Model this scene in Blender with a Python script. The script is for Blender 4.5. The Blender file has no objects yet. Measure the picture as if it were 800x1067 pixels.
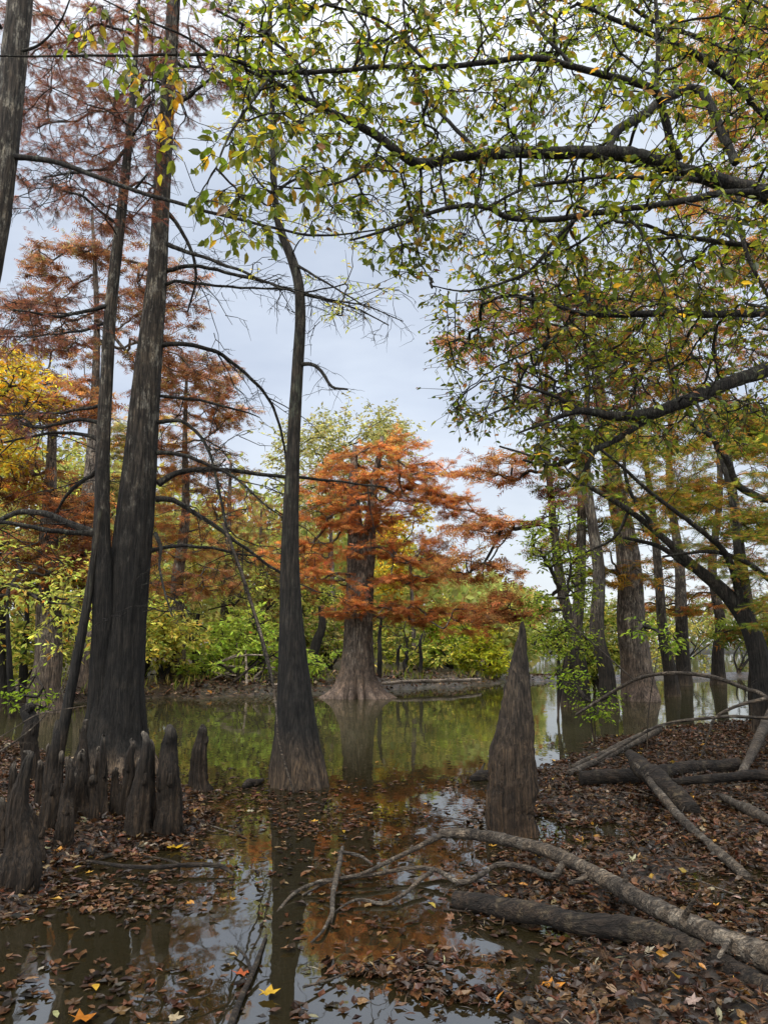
import bpy, math, numpy as np
from math import radians as R
rng = np.random.default_rng(11)
scene = bpy.context.scene
COL = scene.collection
UP = np.array([0., 0., 1.])

# ------------------------------------------------------------------ camera
CAMH, PITCH, FPX = 1.5, R(9.6), 806.0
cam = bpy.data.cameras.new('camera'); camo = bpy.data.objects.new('camera', cam); COL.objects.link(camo)
camo.location = (0, 0, CAMH); camo.rotation_euler = (R(90) + PITCH, 0, 0)
cam.sensor_fit = 'VERTICAL'; cam.sensor_height = 24.0; cam.lens = 24.0 * FPX / 1067.0
cam.clip_start = 0.05; cam.clip_end = 3000
scene.camera = camo
FWD = np.array([0, math.cos(PITCH), math.sin(PITCH)]); UPC = np.array([0, -math.sin(PITCH), math.cos(PITCH)])
EYE = np.array([0, 0, CAMH])

def ray(x, y):
    return np.array([(x - 400) / FPX, 0, 0]) + UPC * ((533.5 - y) / FPX) + FWD
def P(x, y, Y):                       # the point seen at (x, y) that stands Y metres ahead
    d = ray(x, y); return EYE + d * (Y / d[1])
def G(x, y, z=0.0):                   # the point seen at (x, y) on the level z
    d = ray(x, y); return EYE + d * ((z - CAMH) / d[2])
def mpp(p):                           # metres per pixel at p
    return float((np.asarray(p) - EYE) @ FWD) / FPX
def PY(lst, Y=None):                  # (x, y, width[, Y]) -> points, radii
    pts = np.array([P(a[0], a[1], a[3] if len(a) > 3 else Y) for a in lst])
    return pts, np.array([a[2] * .5 * mpp(p) for a, p in zip(lst, pts)])
def PZ(lst, z=None):                  # (x, y, width[, z]) on a level -> points, radii
    pts = np.array([G(a[0], a[1], a[3] if len(a) > 3 else z) for a in lst])
    return pts, np.array([a[2] * .5 * mpp(p) for a, p in zip(lst, pts)])

# ------------------------------------------------------------------ noise
def fbm(p, seed=0, freq=1.0, octs=4):
    p = np.atleast_2d(p); r = np.random.default_rng(seed); out = np.zeros(len(p)); amp = 1.0; tot = 0
    for o in range(octs):
        for _ in range(3):
            k = r.normal(size=p.shape[1]); k *= freq * (2 ** o) * r.uniform(.7, 1.4) / np.linalg.norm(k)
            out += amp * np.sin(p @ k * 6.283 + r.uniform(0, 6.28)) / 3
        tot += amp; amp *= .55
    return out / tot * 1.4

# ------------------------------------------------------------------ mesh builder
class MB:
    def __init__(s): s.v, s.f, s.c, s.n = [], [], [], 0
    def add(s, v, f, col=None):
        v = np.asarray(v, float)
        s.v.append(v); s.f.append(np.asarray(f, np.int64) + s.n); s.n += len(v)
        if col is None: col = np.ones((len(v), 3)) * .3
        s.c.append(np.broadcast_to(np.asarray(col, float), (len(v), 3)))
        return s
    def build(s, name, mat, parent=None, smooth=True, loc=None):
        me = bpy.data.meshes.new(name)
        v = np.concatenate(s.v); org = np.array(parent.location) if parent is not None else np.zeros(3)
        q = parent
        while q is not None and q.parent is not None:
            q = q.parent; org = org + np.array(q.location)
        if loc is not None: org = np.asarray(loc, float)
        v = v - org
        me.vertices.add(len(v)); me.vertices.foreach_set('co', v.astype(np.float32).ravel())
        fl = [f.ravel() for f in s.f]; ln = np.concatenate([np.full(len(f), f.shape[1]) for f in s.f])
        lv = np.concatenate(fl)
        me.loops.add(len(lv)); me.loops.foreach_set('vertex_index', lv.astype(np.int32))
        me.polygons.add(len(ln)); st = np.concatenate([[0], np.cumsum(ln)[:-1]])
        me.polygons.foreach_set('loop_start', st.astype(np.int32))
        me.polygons.foreach_set('use_smooth', np.full(len(ln), smooth))
        me.update(calc_edges=True)
        at = me.attributes.new('Col', 'FLOAT_COLOR', 'POINT')
        c = np.ones((len(v), 4), np.float32); c[:, :3] = np.concatenate(s.c); at.data.foreach_set('color', c.ravel())
        me.materials.append(mat)
        o = bpy.data.objects.new(name, me); COL.objects.link(o)
        if loc is not None: o.location = loc
        if parent is not None: o.parent = parent
        return o

def smooth_path(pts, rad, step):
    pts = np.asarray(pts, float); rad = np.asarray(rad, float); n = len(pts)
    if n == 2: pts = np.array([pts[0], pts.mean(0), pts[1]]); rad = np.array([rad[0], rad.mean(), rad[1]]); n = 3
    ext = np.vstack([2 * pts[0] - pts[1], pts, 2 * pts[-1] - pts[-2]])
    op, orr = [], []
    for i in range(n - 1):
        p0, p1, p2, p3 = ext[i:i + 4]; k = max(2, int(np.ceil(np.linalg.norm(p2 - p1) / step)))
        t = np.arange(k)[:, None] / k
        op.append(.5 * (2 * p1 + (p2 - p0) * t + (2 * p0 - 5 * p1 + 4 * p2 - p3) * t ** 2 + (3 * p1 - p0 - 3 * p2 + p3) * t ** 3))
        orr.append(rad[i] + (rad[i + 1] - rad[i]) * t[:, 0])
    op.append(pts[-1:]); orr.append(rad[-1:])
    return np.concatenate(op), np.concatenate(orr)

def tube(mb, pts, rad, sides=8, mod=None, jitter=0.0, cap=True, col=None, tip=None):
    pts = np.asarray(pts, float); n = len(pts)
    tan = np.gradient(pts, axis=0); tan /= np.linalg.norm(tan, axis=1)[:, None] + 1e-9
    ref = np.array([1., 0, 0]) if abs(tan[0][0]) < .8 else np.array([0, 1., 0])
    us = np.zeros_like(pts); u = ref - tan[0] * (ref @ tan[0]); u /= np.linalg.norm(u)
    for i in range(n):
        u = u - tan[i] * (u @ tan[i]); u /= np.linalg.norm(u) + 1e-9; us[i] = u
    vs = np.cross(tan, us)
    th = np.arange(sides) * 2 * np.pi / sides
    rr = np.asarray(rad)[:, None] * np.ones((1, sides))
    if mod is not None: rr = rr * mod(th, pts)
    if jitter: rr = rr * (1 + jitter * rng.normal(size=rr.shape))
    v = pts[:, None, :] + rr[..., None] * (np.cos(th)[None, :, None] * us[:, None, :] + np.sin(th)[None, :, None] * vs[:, None, :])
    v = v.reshape(-1, 3)
    i = np.arange(n - 1)[:, None] * sides; j = np.arange(sides)[None, :]; j2 = (j + 1) % sides
    f = np.stack([i + j, i + j2, i + sides + j2, i + sides + j], -1).reshape(-1, 4)
    mb.add(v, f, col)
    if cap:
        for ring, sgn in ((0, -1), (n - 1, 1)):
            c = pts[ring] + tan[ring] * sgn * rad[ring] * (.35 if tip is None else tip)
            b = ring * sides; rv = v[b:b + sides]
            tri = np.array([[k, (k + 1) % sides, sides] for k in range(sides)])
            mb.add(np.vstack([rv, c]), tri if sgn > 0 else tri[:, ::-1], col)
    return mb

def edge_tubes(mb, p0, t0, p1, t1, r0, r1, K=4, sides=4):
    n = len(p0)
    if n == 0: return
    L = np.linalg.norm(p1 - p0, axis=1)[:, None]
    t = np.linspace(0, 1, K)[None, :, None]
    a, b, ta, tb = p0[:, None], p1[:, None], (t0 * L)[:, None], (t1 * L)[:, None]
    c = (2 * t ** 3 - 3 * t ** 2 + 1) * a + (t ** 3 - 2 * t ** 2 + t) * ta + (3 * t ** 2 - 2 * t ** 3) * b + (t ** 3 - t ** 2) * tb
    if K > 3:
        w = rng.normal(size=c.shape) * (L * .025)[:, None]; w[:, 0] = 0; w[:, -1] = 0; c = c + w
    tan = np.gradient(c, axis=1); tan /= np.linalg.norm(tan, axis=2)[..., None] + 1e-9
    ref = np.where(np.abs(tan[:, :1, 2:3]) > .8, np.array([1., 0, 0]), UP)
    u = np.cross(tan, ref); u /= np.linalg.norm(u, axis=2)[..., None] + 1e-9; v = np.cross(tan, u)
    th = np.arange(sides) * 2 * np.pi / sides
    rr = (r0[:, None] + (r1 - r0)[:, None] * t[0, :, 0][None])
    V = c[:, :, None] + rr[:, :, None, None] * (np.cos(th)[None, None, :, None] * u[:, :, None] + np.sin(th)[None, None, :, None] * v[:, :, None])
    i = np.arange(K - 1)[:, None] * sides; j = np.arange(sides)[None]; j2 = (j + 1) % sides
    f = np.stack([i + j, i + j2, i + sides + j2, i + sides + j], -1).reshape(-1, 4)
    F = (np.arange(n) * K * sides)[:, None, None] + f[None]
    mb.add(V.reshape(-1, 3), F.reshape(-1, 4))

# leaf templates: (u along, v across, w up) and faces
def tpl_broad(wd=.5):
    v = [(0, 0, 0), (.3, wd * .46, .05), (.62, wd * .4, .05), (1, 0, -.06), (.62, -wd * .4, .05), (.3, -wd * .46, .05), (.5, 0, -.02)]
    return np.array(v), np.array([[0, 6, 2, 1], [6, 3, 2, 2], [0, 5, 4, 6], [6, 4, 3, 3]])
def fix(f): return f
BROAD_V = np.array([(0, 0, 0), (.28, .24, .05), (.62, .21, .06), (1, 0, -.08), (.62, -.21, .06), (.28, -.24, .05), (.5, 0, 0)])
BROAD_F = np.array([[0, 6, 1], [6, 2, 1], [6, 3, 2], [0, 5, 6], [6, 5, 4], [6, 4, 3]])
OVAL_V = BROAD_V * np.array([1, .62, 1])
CURL_V = np.array([(0, 0, 0), (.25, .25, .16), (.62, .2, .2), (1, 0.05, .22), (.6, -.24, .1), (.28, -.25, .2), (.5, 0, .01)])
_a = np.radians([180, 148, 118, 96, 72, 50, 27, 0, -27, -50, -72, -96, -118, -148])
_r = np.array([.42, .36, .52, .3, .62, .32, .36, .66, .36, .32, .62, .3, .52, .36])
LOBE_V = np.vstack([np.stack([.45 + _r * np.cos(_a), _r * np.sin(_a), .05 + .08 * np.sin(np.arange(14) * 2.1)], 1), [[.45, 0, 0]]])
LOBE_F = np.array([[14, (k + 1) % 14, k] for k in range(14)])
CARD_V = np.array([(0, 0, 0), (.45, .2, .03), (1, 0, -.05), (.45, -.2, .03)]); CARD_F = np.array([[0, 3, 2, 1]])
def sprig(k, wd, ln):
    v, f = [(0, .02, 0), (1, 0, -.08), (0, -.02, 0)], [[0, 2, 1]]
    for i in range(k):
        s = .1 + .8 * i / k; l = ln * (1 - .55 * abs(s - .35))
        for sg in (1, -1):
            n = len(v); v += [(s, 0, 0), (s + wd, 0, 0), (s + l * .75, sg * l, -.04)]; f.append([n, n + 1, n + 2] if sg < 0 else [n + 1, n, n + 2])
    return np.array(v), np.array(f)
SPRIG_V, SPRIG_F = sprig(6, .06, .3)
FAR_V, FAR_F = sprig(3, .13, .42)

def unit(a): return a / (np.linalg.norm(a, axis=-1, keepdims=True) + 1e-9)
def leaves(mb, pos, axis, nrm, ln, tv, tf, col):
    axis = unit(axis); side = unit(np.cross(nrm, axis)); nrm = np.cross(axis, side)
    V = pos[:, None] + ln[:, None, None] * (tv[None, :, 0:1] * axis[:, None] + tv[None, :, 1:2] * side[:, None] + tv[None, :, 2:3] * nrm[:, None])
    F = (np.arange(len(pos)) * len(tv))[:, None, None] + tf[None]
    mb.add(V.reshape(-1, 3), F.reshape(-1, tf.shape[1]), np.repeat(col, len(tv), 0))

def palette(cols, w, n, jit=.18):
    c = np.array(cols)[rng.choice(len(cols), n, p=np.array(w) / sum(w))]
    return np.clip(c * np.exp(rng.normal(size=(n, 1)) * jit) * np.exp(rng.normal(size=(n, 3)) * jit * .35), .004, .9)

# ------------------------------------------------------------------ growing a crown towards points
def attach(nodes, targets, kappa=.3):
    n = len(targets); M = len(nodes)
    d = np.linalg.norm(targets[:, None] - nodes[None], axis=2)
    par = d.argmin(1); cost = d.min(1); plen = np.zeros(M + n); done = np.zeros(n, bool); order = []
    for _ in range(n):
        i = int(np.where(done, 1e9, cost).argmin()); done[i] = True; order.append(i)
        p = par[i]; src = nodes[p] if p < M else targets[p - M]
        plen[M + i] = plen[p] + np.linalg.norm(targets[i] - src)
        c = np.linalg.norm(targets - targets[i], axis=1) + kappa * plen[M + i]
        up = (c < cost) & ~done; cost[up] = c[up]; par[up] = M + i
    return par, order

def skeleton(mb, nodes, targets, rt, rmax, kappa=.3, droop=0.0, sides=4, curl=.5):
    par, order = attach(nodes, targets, kappa); M = len(nodes); n = len(targets)
    cnt = np.ones(n)
    for i in reversed(order):
        if par[i] >= M: cnt[par[i] - M] += cnt[i]
    rad = np.minimum(rt * cnt ** .5, rmax)
    allp = np.vstack([nodes, targets]); p0 = allp[par]; dirn = unit(targets - p0 + np.array([0, 0, -droop]))
    t0 = dirn.copy(); k = par >= M; t0[k] = unit(curl * dirn[par[k] - M] + .8 * dirn[k])
    t0[~k] = unit(dirn[~k] + np.array([0, 0, .35]))
    rp = np.where(k, rad[np.clip(par - M, 0, None)], rad * 1.15); rp = np.minimum(rp, rad * 1.6)
    edge_tubes(mb, p0, t0, targets, dirn, rp, rad, 5, sides)
    return dirn

def spray_broad(tw, lf, T, D, n, ln, spread, pal, wts, tv=None, tf=None, sub=3, clump_jit=.22, down=.35, face=(0, 0, 1)):
    tv = BROAD_V if tv is None else tv; tf = BROAD_F if tf is None else tf
    m = len(T)
    for _ in range(sub):
        d = unit(D * .7 + rng.normal(size=(m, 3)) * np.array([.75, .75, .45])); L = spread * rng.uniform(.5, 1.2, m)
        e = T + d * L[:, None]
        if tw is not None: edge_tubes(tw, T, d, e, unit(d + [0, 0, -.3]), np.full(m, .0032), np.full(m, .0018), 2, 3)
        k = max(1, round(n / sub))
        s = rng.uniform(.1, 1.05, (m, k)); pos = T[:, None] + (d * L[:, None])[:, None] * s[..., None]
        sd = unit(np.cross(d, UP) + 1e-4)[:, None] * np.sign(rng.normal(size=(m, k)))[..., None]
        ax = d[:, None] * .55 + sd * .8 + rng.normal(size=(m, k, 3)) * .35 - UP * down
        nr = np.array(face) + rng.normal(size=(m, k, 3)) * .55
        c = palette(pal, wts, m * k) * np.repeat(np.exp(rng.normal(size=(m, 1)) * clump_jit), k, 0)
        leaves(lf, pos.reshape(-1, 3), ax.reshape(-1, 3), nr.reshape(-1, 3), rng.uniform(*ln, m * k), tv, tf, c)

def spray_cyp(tw, lf, T, D, n, ln, spread, pal, wts, tv, tf, sub=4, flat=.25, down=.15, clump_jit=.25):
    m = len(T); flatD = unit(D * np.array([1, 1, .4]) + 1e-4)
    for _ in range(sub):
        d = unit(flatD + rng.normal(size=(m, 3)) * np.array([.8, .8, flat])); L = spread * rng.uniform(.5, 1.2, m)
        if tw is not None: edge_tubes(tw, T, d, T + d * L[:, None], unit(d + [0, 0, -.2]), np.full(m, .004), np.full(m, .002), 2, 3)
        k = max(1, round(n / sub)); s = rng.uniform(.05, 1.05, (m, k))
        pos = T[:, None] + (d * L[:, None])[:, None] * s[..., None] + rng.normal(size=(m, k, 3)) * spread * .06
        sd = unit(np.cross(d, UP) + 1e-4)[:, None] * np.sign(rng.normal(size=(m, k)))[..., None]
        ax = d[:, None] * .7 + sd * rng.uniform(.2, 1, (m, k, 1)) + rng.normal(size=(m, k, 3)) * .2 - UP * down
        nr = UP + rng.normal(size=(m, k, 3)) * .4
        c = palette(pal, wts, m * k) * np.repeat(np.exp(rng.normal(size=(m, 1)) * clump_jit), k, 0)
        leaves(lf, pos.reshape(-1, 3), ax.reshape(-1, 3), nr.reshape(-1, 3), rng.uniform(*ln, m * k), tv, tf, c)

def inside(poly, x, y):
    poly = np.asarray(poly, float); r = np.zeros(len(x), bool); n = len(poly)
    for i in range(n):
        x0, y0 = poly[i]; x1, y1 = poly[(i + 1) % n]
        c = ((y0 > y) != (y1 > y)) & (x < (x1 - x0) * (y - y0) / (y1 - y0 + 1e-12) + x0); r ^= c
    return r
def scatter(poly, n, Y0, Y1):         # n points of the volume that an outline seen from the bank covers between two depths
    poly = np.asarray(poly, float); out = []
    while len(out) < n:
        x = rng.uniform(poly[:, 0].min(), poly[:, 0].max(), 4 * n); y = rng.uniform(poly[:, 1].min(), poly[:, 1].max(), 4 * n)
        k = inside(poly, x, y); out += list(zip(x[k], y[k]))
    return np.array([P(x, y, rng.uniform(Y0, Y1)) for x, y in out[:n]])

# ------------------------------------------------------------------ materials
def new_mat(name):
    m = bpy.data.materials.new(name); m.use_nodes = True; nt = m.node_tree; nt.nodes.clear()
    return m, nt, nt.nodes, nt.links
def N(nt, t, **kw):
    n = nt.nodes.new(t)
    for k, v in kw.items():
        if k.startswith('i_'): n.inputs[k[2:].replace('_', ' ')].default_value = v
        else: setattr(n, k, v)
    return n
def ramp(nt, fac, stops):
    r = nt.nodes.new('ShaderNodeValToRGB'); e = r.color_ramp.elements
    while len(e) < len(stops): e.new(.5)
    for k, (p, c) in enumerate(stops): e[k].position = p; e[k].color = (*c, 1) if len(c) == 3 else c
    nt.links.new(fac, r.inputs[0]); return r
def mixc(nt, fac, a, b, mode='MIX'):
    m = nt.nodes.new('ShaderNodeMix'); m.data_type = 'RGBA'; m.blend_type = mode
    for s, v in ((m.inputs[0], fac), (m.inputs[6], a), (m.inputs[7], b)):
        if isinstance(v, (int, float)): s.default_value = v
        elif isinstance(v, tuple): s.default_value = (*v, 1)
        else: nt.links.new(v, s)
    return m.outputs[2]

def bark(name, dark, light, lichen=None, flood=True, worn=None, scale=1.0, mud=(.12, .09, .065), black=(.012, .011, .01), hi=2.2, hi2=5.0, mudz=(.35, .95), along='z', crack=.7):
    m, nt, nd, lk = new_mat(name)
    tc = N(nt, 'ShaderNodeTexCoord'); mp = N(nt, 'ShaderNodeMapping'); mp.inputs['Scale'].default_value = (9 * scale, 9 * scale, 1.3 * scale) if along == 'z' else (1.6 * scale, 8 * scale, 8 * scale)
    lk.new(tc.outputs['Object'], mp.inputs[0])
    mf = N(nt, 'ShaderNodeMapping'); mf.inputs['Scale'].default_value = (38 * scale ** .5, 38 * scale ** .5, 2.6) if along == 'z' else (5, 50, 50)
    lk.new(tc.outputs['Object'], mf.inputs[0]); n4 = N(nt, 'ShaderNodeTexNoise', i_Scale=1.3, i_Detail=4.0, i_Roughness=.6, i_Distortion=.8); lk.new(mf.outputs[0], n4.inputs['Vector'])
    fib = ramp(nt, n4.outputs['Fac'], [(.34, (.22, .21, .2)), (.48, (.8, .8, .8)), (.64, (1.9, 1.82, 1.68))])
    n1 = N(nt, 'ShaderNodeTexNoise', i_Scale=1.6, i_Detail=6.0, i_Roughness=.65, i_Distortion=.4); lk.new(mp.outputs[0], n1.inputs['Vector'])
    vo = N(nt, 'ShaderNodeTexVoronoi', feature='DISTANCE_TO_EDGE', i_Scale=2.2); lk.new(mp.outputs[0], vo.inputs['Vector'])
    r1 = ramp(nt, n1.outputs['Fac'], [(.3, dark), (.7, light)]); c = r1.outputs[0]
    vr = ramp(nt, vo.outputs['Distance'], [(0, (.35, .35, .35)), (.16, (1, 1, 1))])
    c = mixc(nt, crack, c, vr.outputs[0], 'MULTIPLY')
    ml2 = N(nt, 'ShaderNodeMapping'); ml2.inputs['Scale'].default_value = (1, 1, .4); lk.new(tc.outputs['Object'], ml2.inputs[0]); n2 = N(nt, 'ShaderNodeTexNoise', i_Scale=9.0, i_Detail=8.0, i_Roughness=.78); lk.new(ml2.outputs[0], n2.inputs['Vector'])
    if lichen:
        lr = ramp(nt, n2.outputs['Fac'], [(.52, (0, 0, 0)), (.62, (1, 1, 1))]); c = mixc(nt, lr.outputs[0], c, lichen)
    if flood:                        # high-water stain: black above, pale silt below the last flood line
        ge = N(nt, 'ShaderNodeNewGeometry'); sx = N(nt, 'ShaderNodeSeparateXYZ'); lk.new(ge.outputs['Position'], sx.inputs[0])
        n3 = N(nt, 'ShaderNodeTexNoise', i_Scale=2.5, i_Detail=4.0); lk.new(ge.outputs['Position'], n3.inputs['Vector'])
        ad = N(nt, 'ShaderNodeMath', operation='MULTIPLY_ADD'); ad.inputs[1].default_value = 1.2; lk.new(n3.outputs['Fac'], ad.inputs[0]); lk.new(sx.outputs[2], ad.inputs[2])
        mr = N(nt, 'ShaderNodeMapRange'); mr.inputs[1].default_value = hi + .6; mr.inputs[2].default_value = hi2 + .6; lk.new(ad.outputs[0], mr.inputs[0])
        blk = mixc(nt, n1.outputs['Fac'], black, tuple(3.2 * x for x in black))
        c = mixc(nt, mr.outputs[0], blk, c)
        ms = N(nt, 'ShaderNodeMath', operation='MULTIPLY_ADD'); ms.inputs[1].default_value = .35; lk.new(n3.outputs['Fac'], ms.inputs[0]); lk.new(sx.outputs[2], ms.inputs[2])
        m2 = N(nt, 'ShaderNodeMapRange'); m2.inputs[1].default_value = mudz[0] + .17; m2.inputs[2].default_value = mudz[1] + .17; lk.new(ms.outputs[0], m2.inputs[0])
        md = mixc(nt, n1.outputs['Fac'], tuple(.35 * x for x in mud), tuple(1.5 * x for x in mud))
        c = mixc(nt, m2.outputs[0], md, c)
    if worn:
        at = N(nt, 'ShaderNodeAttribute', attribute_name='Col'); c = mixc(nt, at.outputs['Fac'], c, worn)
    c = mixc(nt, .9, c, fib.outputs[0], 'MULTIPLY')
    n5 = N(nt, 'ShaderNodeTexNoise', i_Scale=3.4, i_Detail=7.0, i_Roughness=.72, i_Distortion=.6); lk.new(tc.outputs['Object'], n5.inputs['Vector'])
    blo = ramp(nt, n5.outputs['Fac'], [(.36, (.42, .42, .42)), (.5, (1, 1, 1)), (.64, (1.6, 1.5, 1.36))]); c = mixc(nt, .85, c, blo.outputs[0], 'MULTIPLY')
    b = N(nt, 'ShaderNodeBsdfPrincipled', i_Roughness=.85); b.inputs['Specular IOR Level'].default_value = .25; lk.new(c, b.inputs['Base Color'])
    ml = N(nt, 'ShaderNodeMath', operation='MULTIPLY_ADD'); ml.inputs[1].default_value = .55; lk.new(n4.outputs['Fac'], ml.inputs[0]); lk.new(n1.outputs['Fac'], ml.inputs[2])
    bp = N(nt, 'ShaderNodeBump', i_Strength=1.0, i_Distance=.055); lk.new(ml.outputs[0], bp.inputs['Height']); lk.new(bp.outputs[0], b.inputs['Normal'])
    o = N(nt, 'ShaderNodeOutputMaterial'); lk.new(b.outputs[0], o.inputs[0]); return m

def leafmat(name, trans=.4, gloss=.06, rough=.45, tcol=1.5):
    m, nt, nd, lk = new_mat(name)
    a = N(nt, 'ShaderNodeAttribute', attribute_name='Col')
    tc = N(nt, 'ShaderNodeTexCoord'); nz = N(nt, 'ShaderNodeTexNoise', i_Scale=45.0, i_Detail=3.0); lk.new(tc.outputs['Object'], nz.inputs['Vector'])
    rp = ramp(nt, nz.outputs['Fac'], [(.3, (.72, .72, .72)), (.7, (1.2, 1.2, 1.2))]); c = mixc(nt, 1.0, a.outputs['Color'], rp.outputs[0], 'MULTIPLY')
    d = N(nt, 'ShaderNodeBsdfDiffuse'); lk.new(c, d.inputs[0])
    t = N(nt, 'ShaderNodeBsdfTranslucent'); tcn = mixc(nt, 1.0, c, (tcol, tcol, tcol * .7), 'MULTIPLY'); lk.new(tcn, t.inputs[0])
    mx = N(nt, 'ShaderNodeMixShader'); mx.inputs[0].default_value = trans; lk.new(d.outputs[0], mx.inputs[1]); lk.new(t.outputs[0], mx.inputs[2])
    out = mx
    if gloss:
        g = N(nt, 'ShaderNodeBsdfGlossy', i_Roughness=rough); mg = N(nt, 'ShaderNodeMixShader'); mg.inputs[0].default_value = gloss; lk.new(mx.outputs[0], mg.inputs[1]); lk.new(g.outputs[0], mg.inputs[2]); out = mg
    o = N(nt, 'ShaderNodeOutputMaterial'); lk.new(out.outputs[0], o.inputs[0]); return m

M_TRUNK = bark('cypress_bark', (.012, .010, .008), (.07, .058, .046), (.18, .168, .142), black=(.006, .0055, .005), mudz=(.1, .35))
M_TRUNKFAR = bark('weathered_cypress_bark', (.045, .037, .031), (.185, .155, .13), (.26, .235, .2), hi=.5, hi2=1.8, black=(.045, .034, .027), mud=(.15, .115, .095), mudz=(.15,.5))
M_POND = bark('pond_cypress_bark', (.03, .025, .021), (.14, .12, .1), (.2, .185, .16), hi=1.0, hi2=4.0, black=(.009, .0075, .006), mudz=(.05, .4), mud=(.06, .045, .033))
M_DARK = bark('dark_wet_bark', (.012, .010, .008), (.05, .043, .036), (.06, .065, .05), hi=1.6, hi2=3.2, black=(.007,.0065,.006), mudz=(.12, .6), mud=(.058, .042, .029))
M_KNEE = bark('cypress_knee_bark', (.035, .028, .023), (.03, .023, .018), (.055, .048, .04), worn=(.2, .175, .145), scale=2.0, mud=(.03, .021, .014), hi=3, hi2=5, mudz=(.4, .8), black=(.007, .0062, .0055))
M_STUMP = bark('rotten_stump_bark', (.011, .0085, .0065), (.04, .032, .025), None, scale=1.6, mud=(.042, .027, .016), hi=3, hi2=6, mudz=(.1, 1.2), black=(.02, .016, .0125))
M_LIMB = bark('limb_bark', (.010, .009, .008), (.042, .037, .032), (.075, .08, .065), flood=False, scale=2.0)
M_TWIG = bark('twig_bark', (.02, .017, .014), (.06, .05, .042), None, flood=False, scale=3)
M_PALE = bark('bare_pale_wood', (.03, .024, .019), (.098, .08, .063), (.15, .132, .11), flood=False, scale=2, along='x', crack=.1)
M_LOG = bark('wet_log_bark', (.009, .007, .0055), (.035, .026, .02), (.055, .044, .03), flood=False, scale=2, along='x', crack=.25)
M_DRIFT = bark('driftwood', (.16, .13, .105), (.42, .36, .3), None, flood=False, scale=2, along='x', crack=.1)
M_LEAF = leafmat('broad_leaf', .52, .03, .4, 1.85)
M_CYP = leafmat('cypress_needles', .45, 0, tcol=1.7)
M_FARLEAF = leafmat('far_leaf', .45, 0, tcol=1.7)
M_LITTER = leafmat('fallen_leaf', .1, .025, .3)

def water_mat():
    m, nt, nd, lk = new_mat('pond_water')
    ge = N(nt, 'ShaderNodeNewGeometry'); mp = N(nt, 'ShaderNodeMapping'); mp.inputs['Scale'].default_value = (1, .55, 1); lk.new(ge.outputs['Position'], mp.inputs[0])
    n1 = N(nt, 'ShaderNodeTexNoise', i_Scale=3.2, i_Detail=3.0, i_Roughness=.5); lk.new(mp.outputs[0], n1.inputs['Vector'])
    bp = N(nt, 'ShaderNodeBump', i_Strength=.06, i_Distance=.04); lk.new(n1.outputs['Fac'], bp.inputs['Height'])
    n2 = N(nt, 'ShaderNodeTexNoise', i_Scale=.6, i_Detail=3.0); lk.new(ge.outputs['Position'], n2.inputs['Vector'])
    rr = N(nt, 'ShaderNodeMapRange'); rr.inputs[1].default_value = .4; rr.inputs[2].default_value = .65; rr.inputs[3].default_value = .012; rr.inputs[4].default_value = .04; lk.new(n2.outputs['Fac'], rr.inputs[0])
    g = N(nt, 'ShaderNodeBsdfGlossy'); lk.new(rr.outputs[0], g.inputs['Roughness']); lk.new(bp.outputs[0], g.inputs['Normal'])
    d = N(nt, 'ShaderNodeBsdfDiffuse'); d.inputs[0].default_value = (.042, .035, .015, 1)
    t = N(nt, 'ShaderNodeBsdfTransparent'); t.inputs[0].default_value = (.42, .28, .14, 1)
    b = N(nt, 'ShaderNodeMixShader'); gy = N(nt, 'ShaderNodeSeparateXYZ'); lk.new(ge.outputs['Position'], gy.inputs[0]); dp = N(nt, 'ShaderNodeMapRange'); dp.inputs[1].default_value = 8; dp.inputs[2].default_value = 13; lk.new(gy.outputs[1], dp.inputs[0])   # deep pond: silt, also paler to stand in for weak reflections; tea-brown shallows
    lk.new(mixc(nt, dp.outputs[0], (.042, .034, .015), (.075, .07, .033)), d.inputs[0]); dq = N(nt, 'ShaderNodeMapRange'); dq.inputs[3].default_value = .32; dq.inputs[4].default_value = .5; lk.new(dp.outputs[0], dq.inputs[0]); lk.new(dq.outputs[0], b.inputs[0]); lk.new(t.outputs[0], b.inputs[1]); lk.new(d.outputs[0], b.inputs[2])
    fr = N(nt, 'ShaderNodeFresnel', i_IOR=3.0); lk.new(bp.outputs[0], fr.inputs['Normal'])
    x = N(nt, 'ShaderNodeMixShader'); lk.new(fr.outputs[0], x.inputs[0]); lk.new(b.outputs[0], x.inputs[1]); lk.new(g.outputs[0], x.inputs[2])
    o = N(nt, 'ShaderNodeOutputMaterial'); lk.new(x.outputs[0], o.inputs[0]); return m
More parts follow.
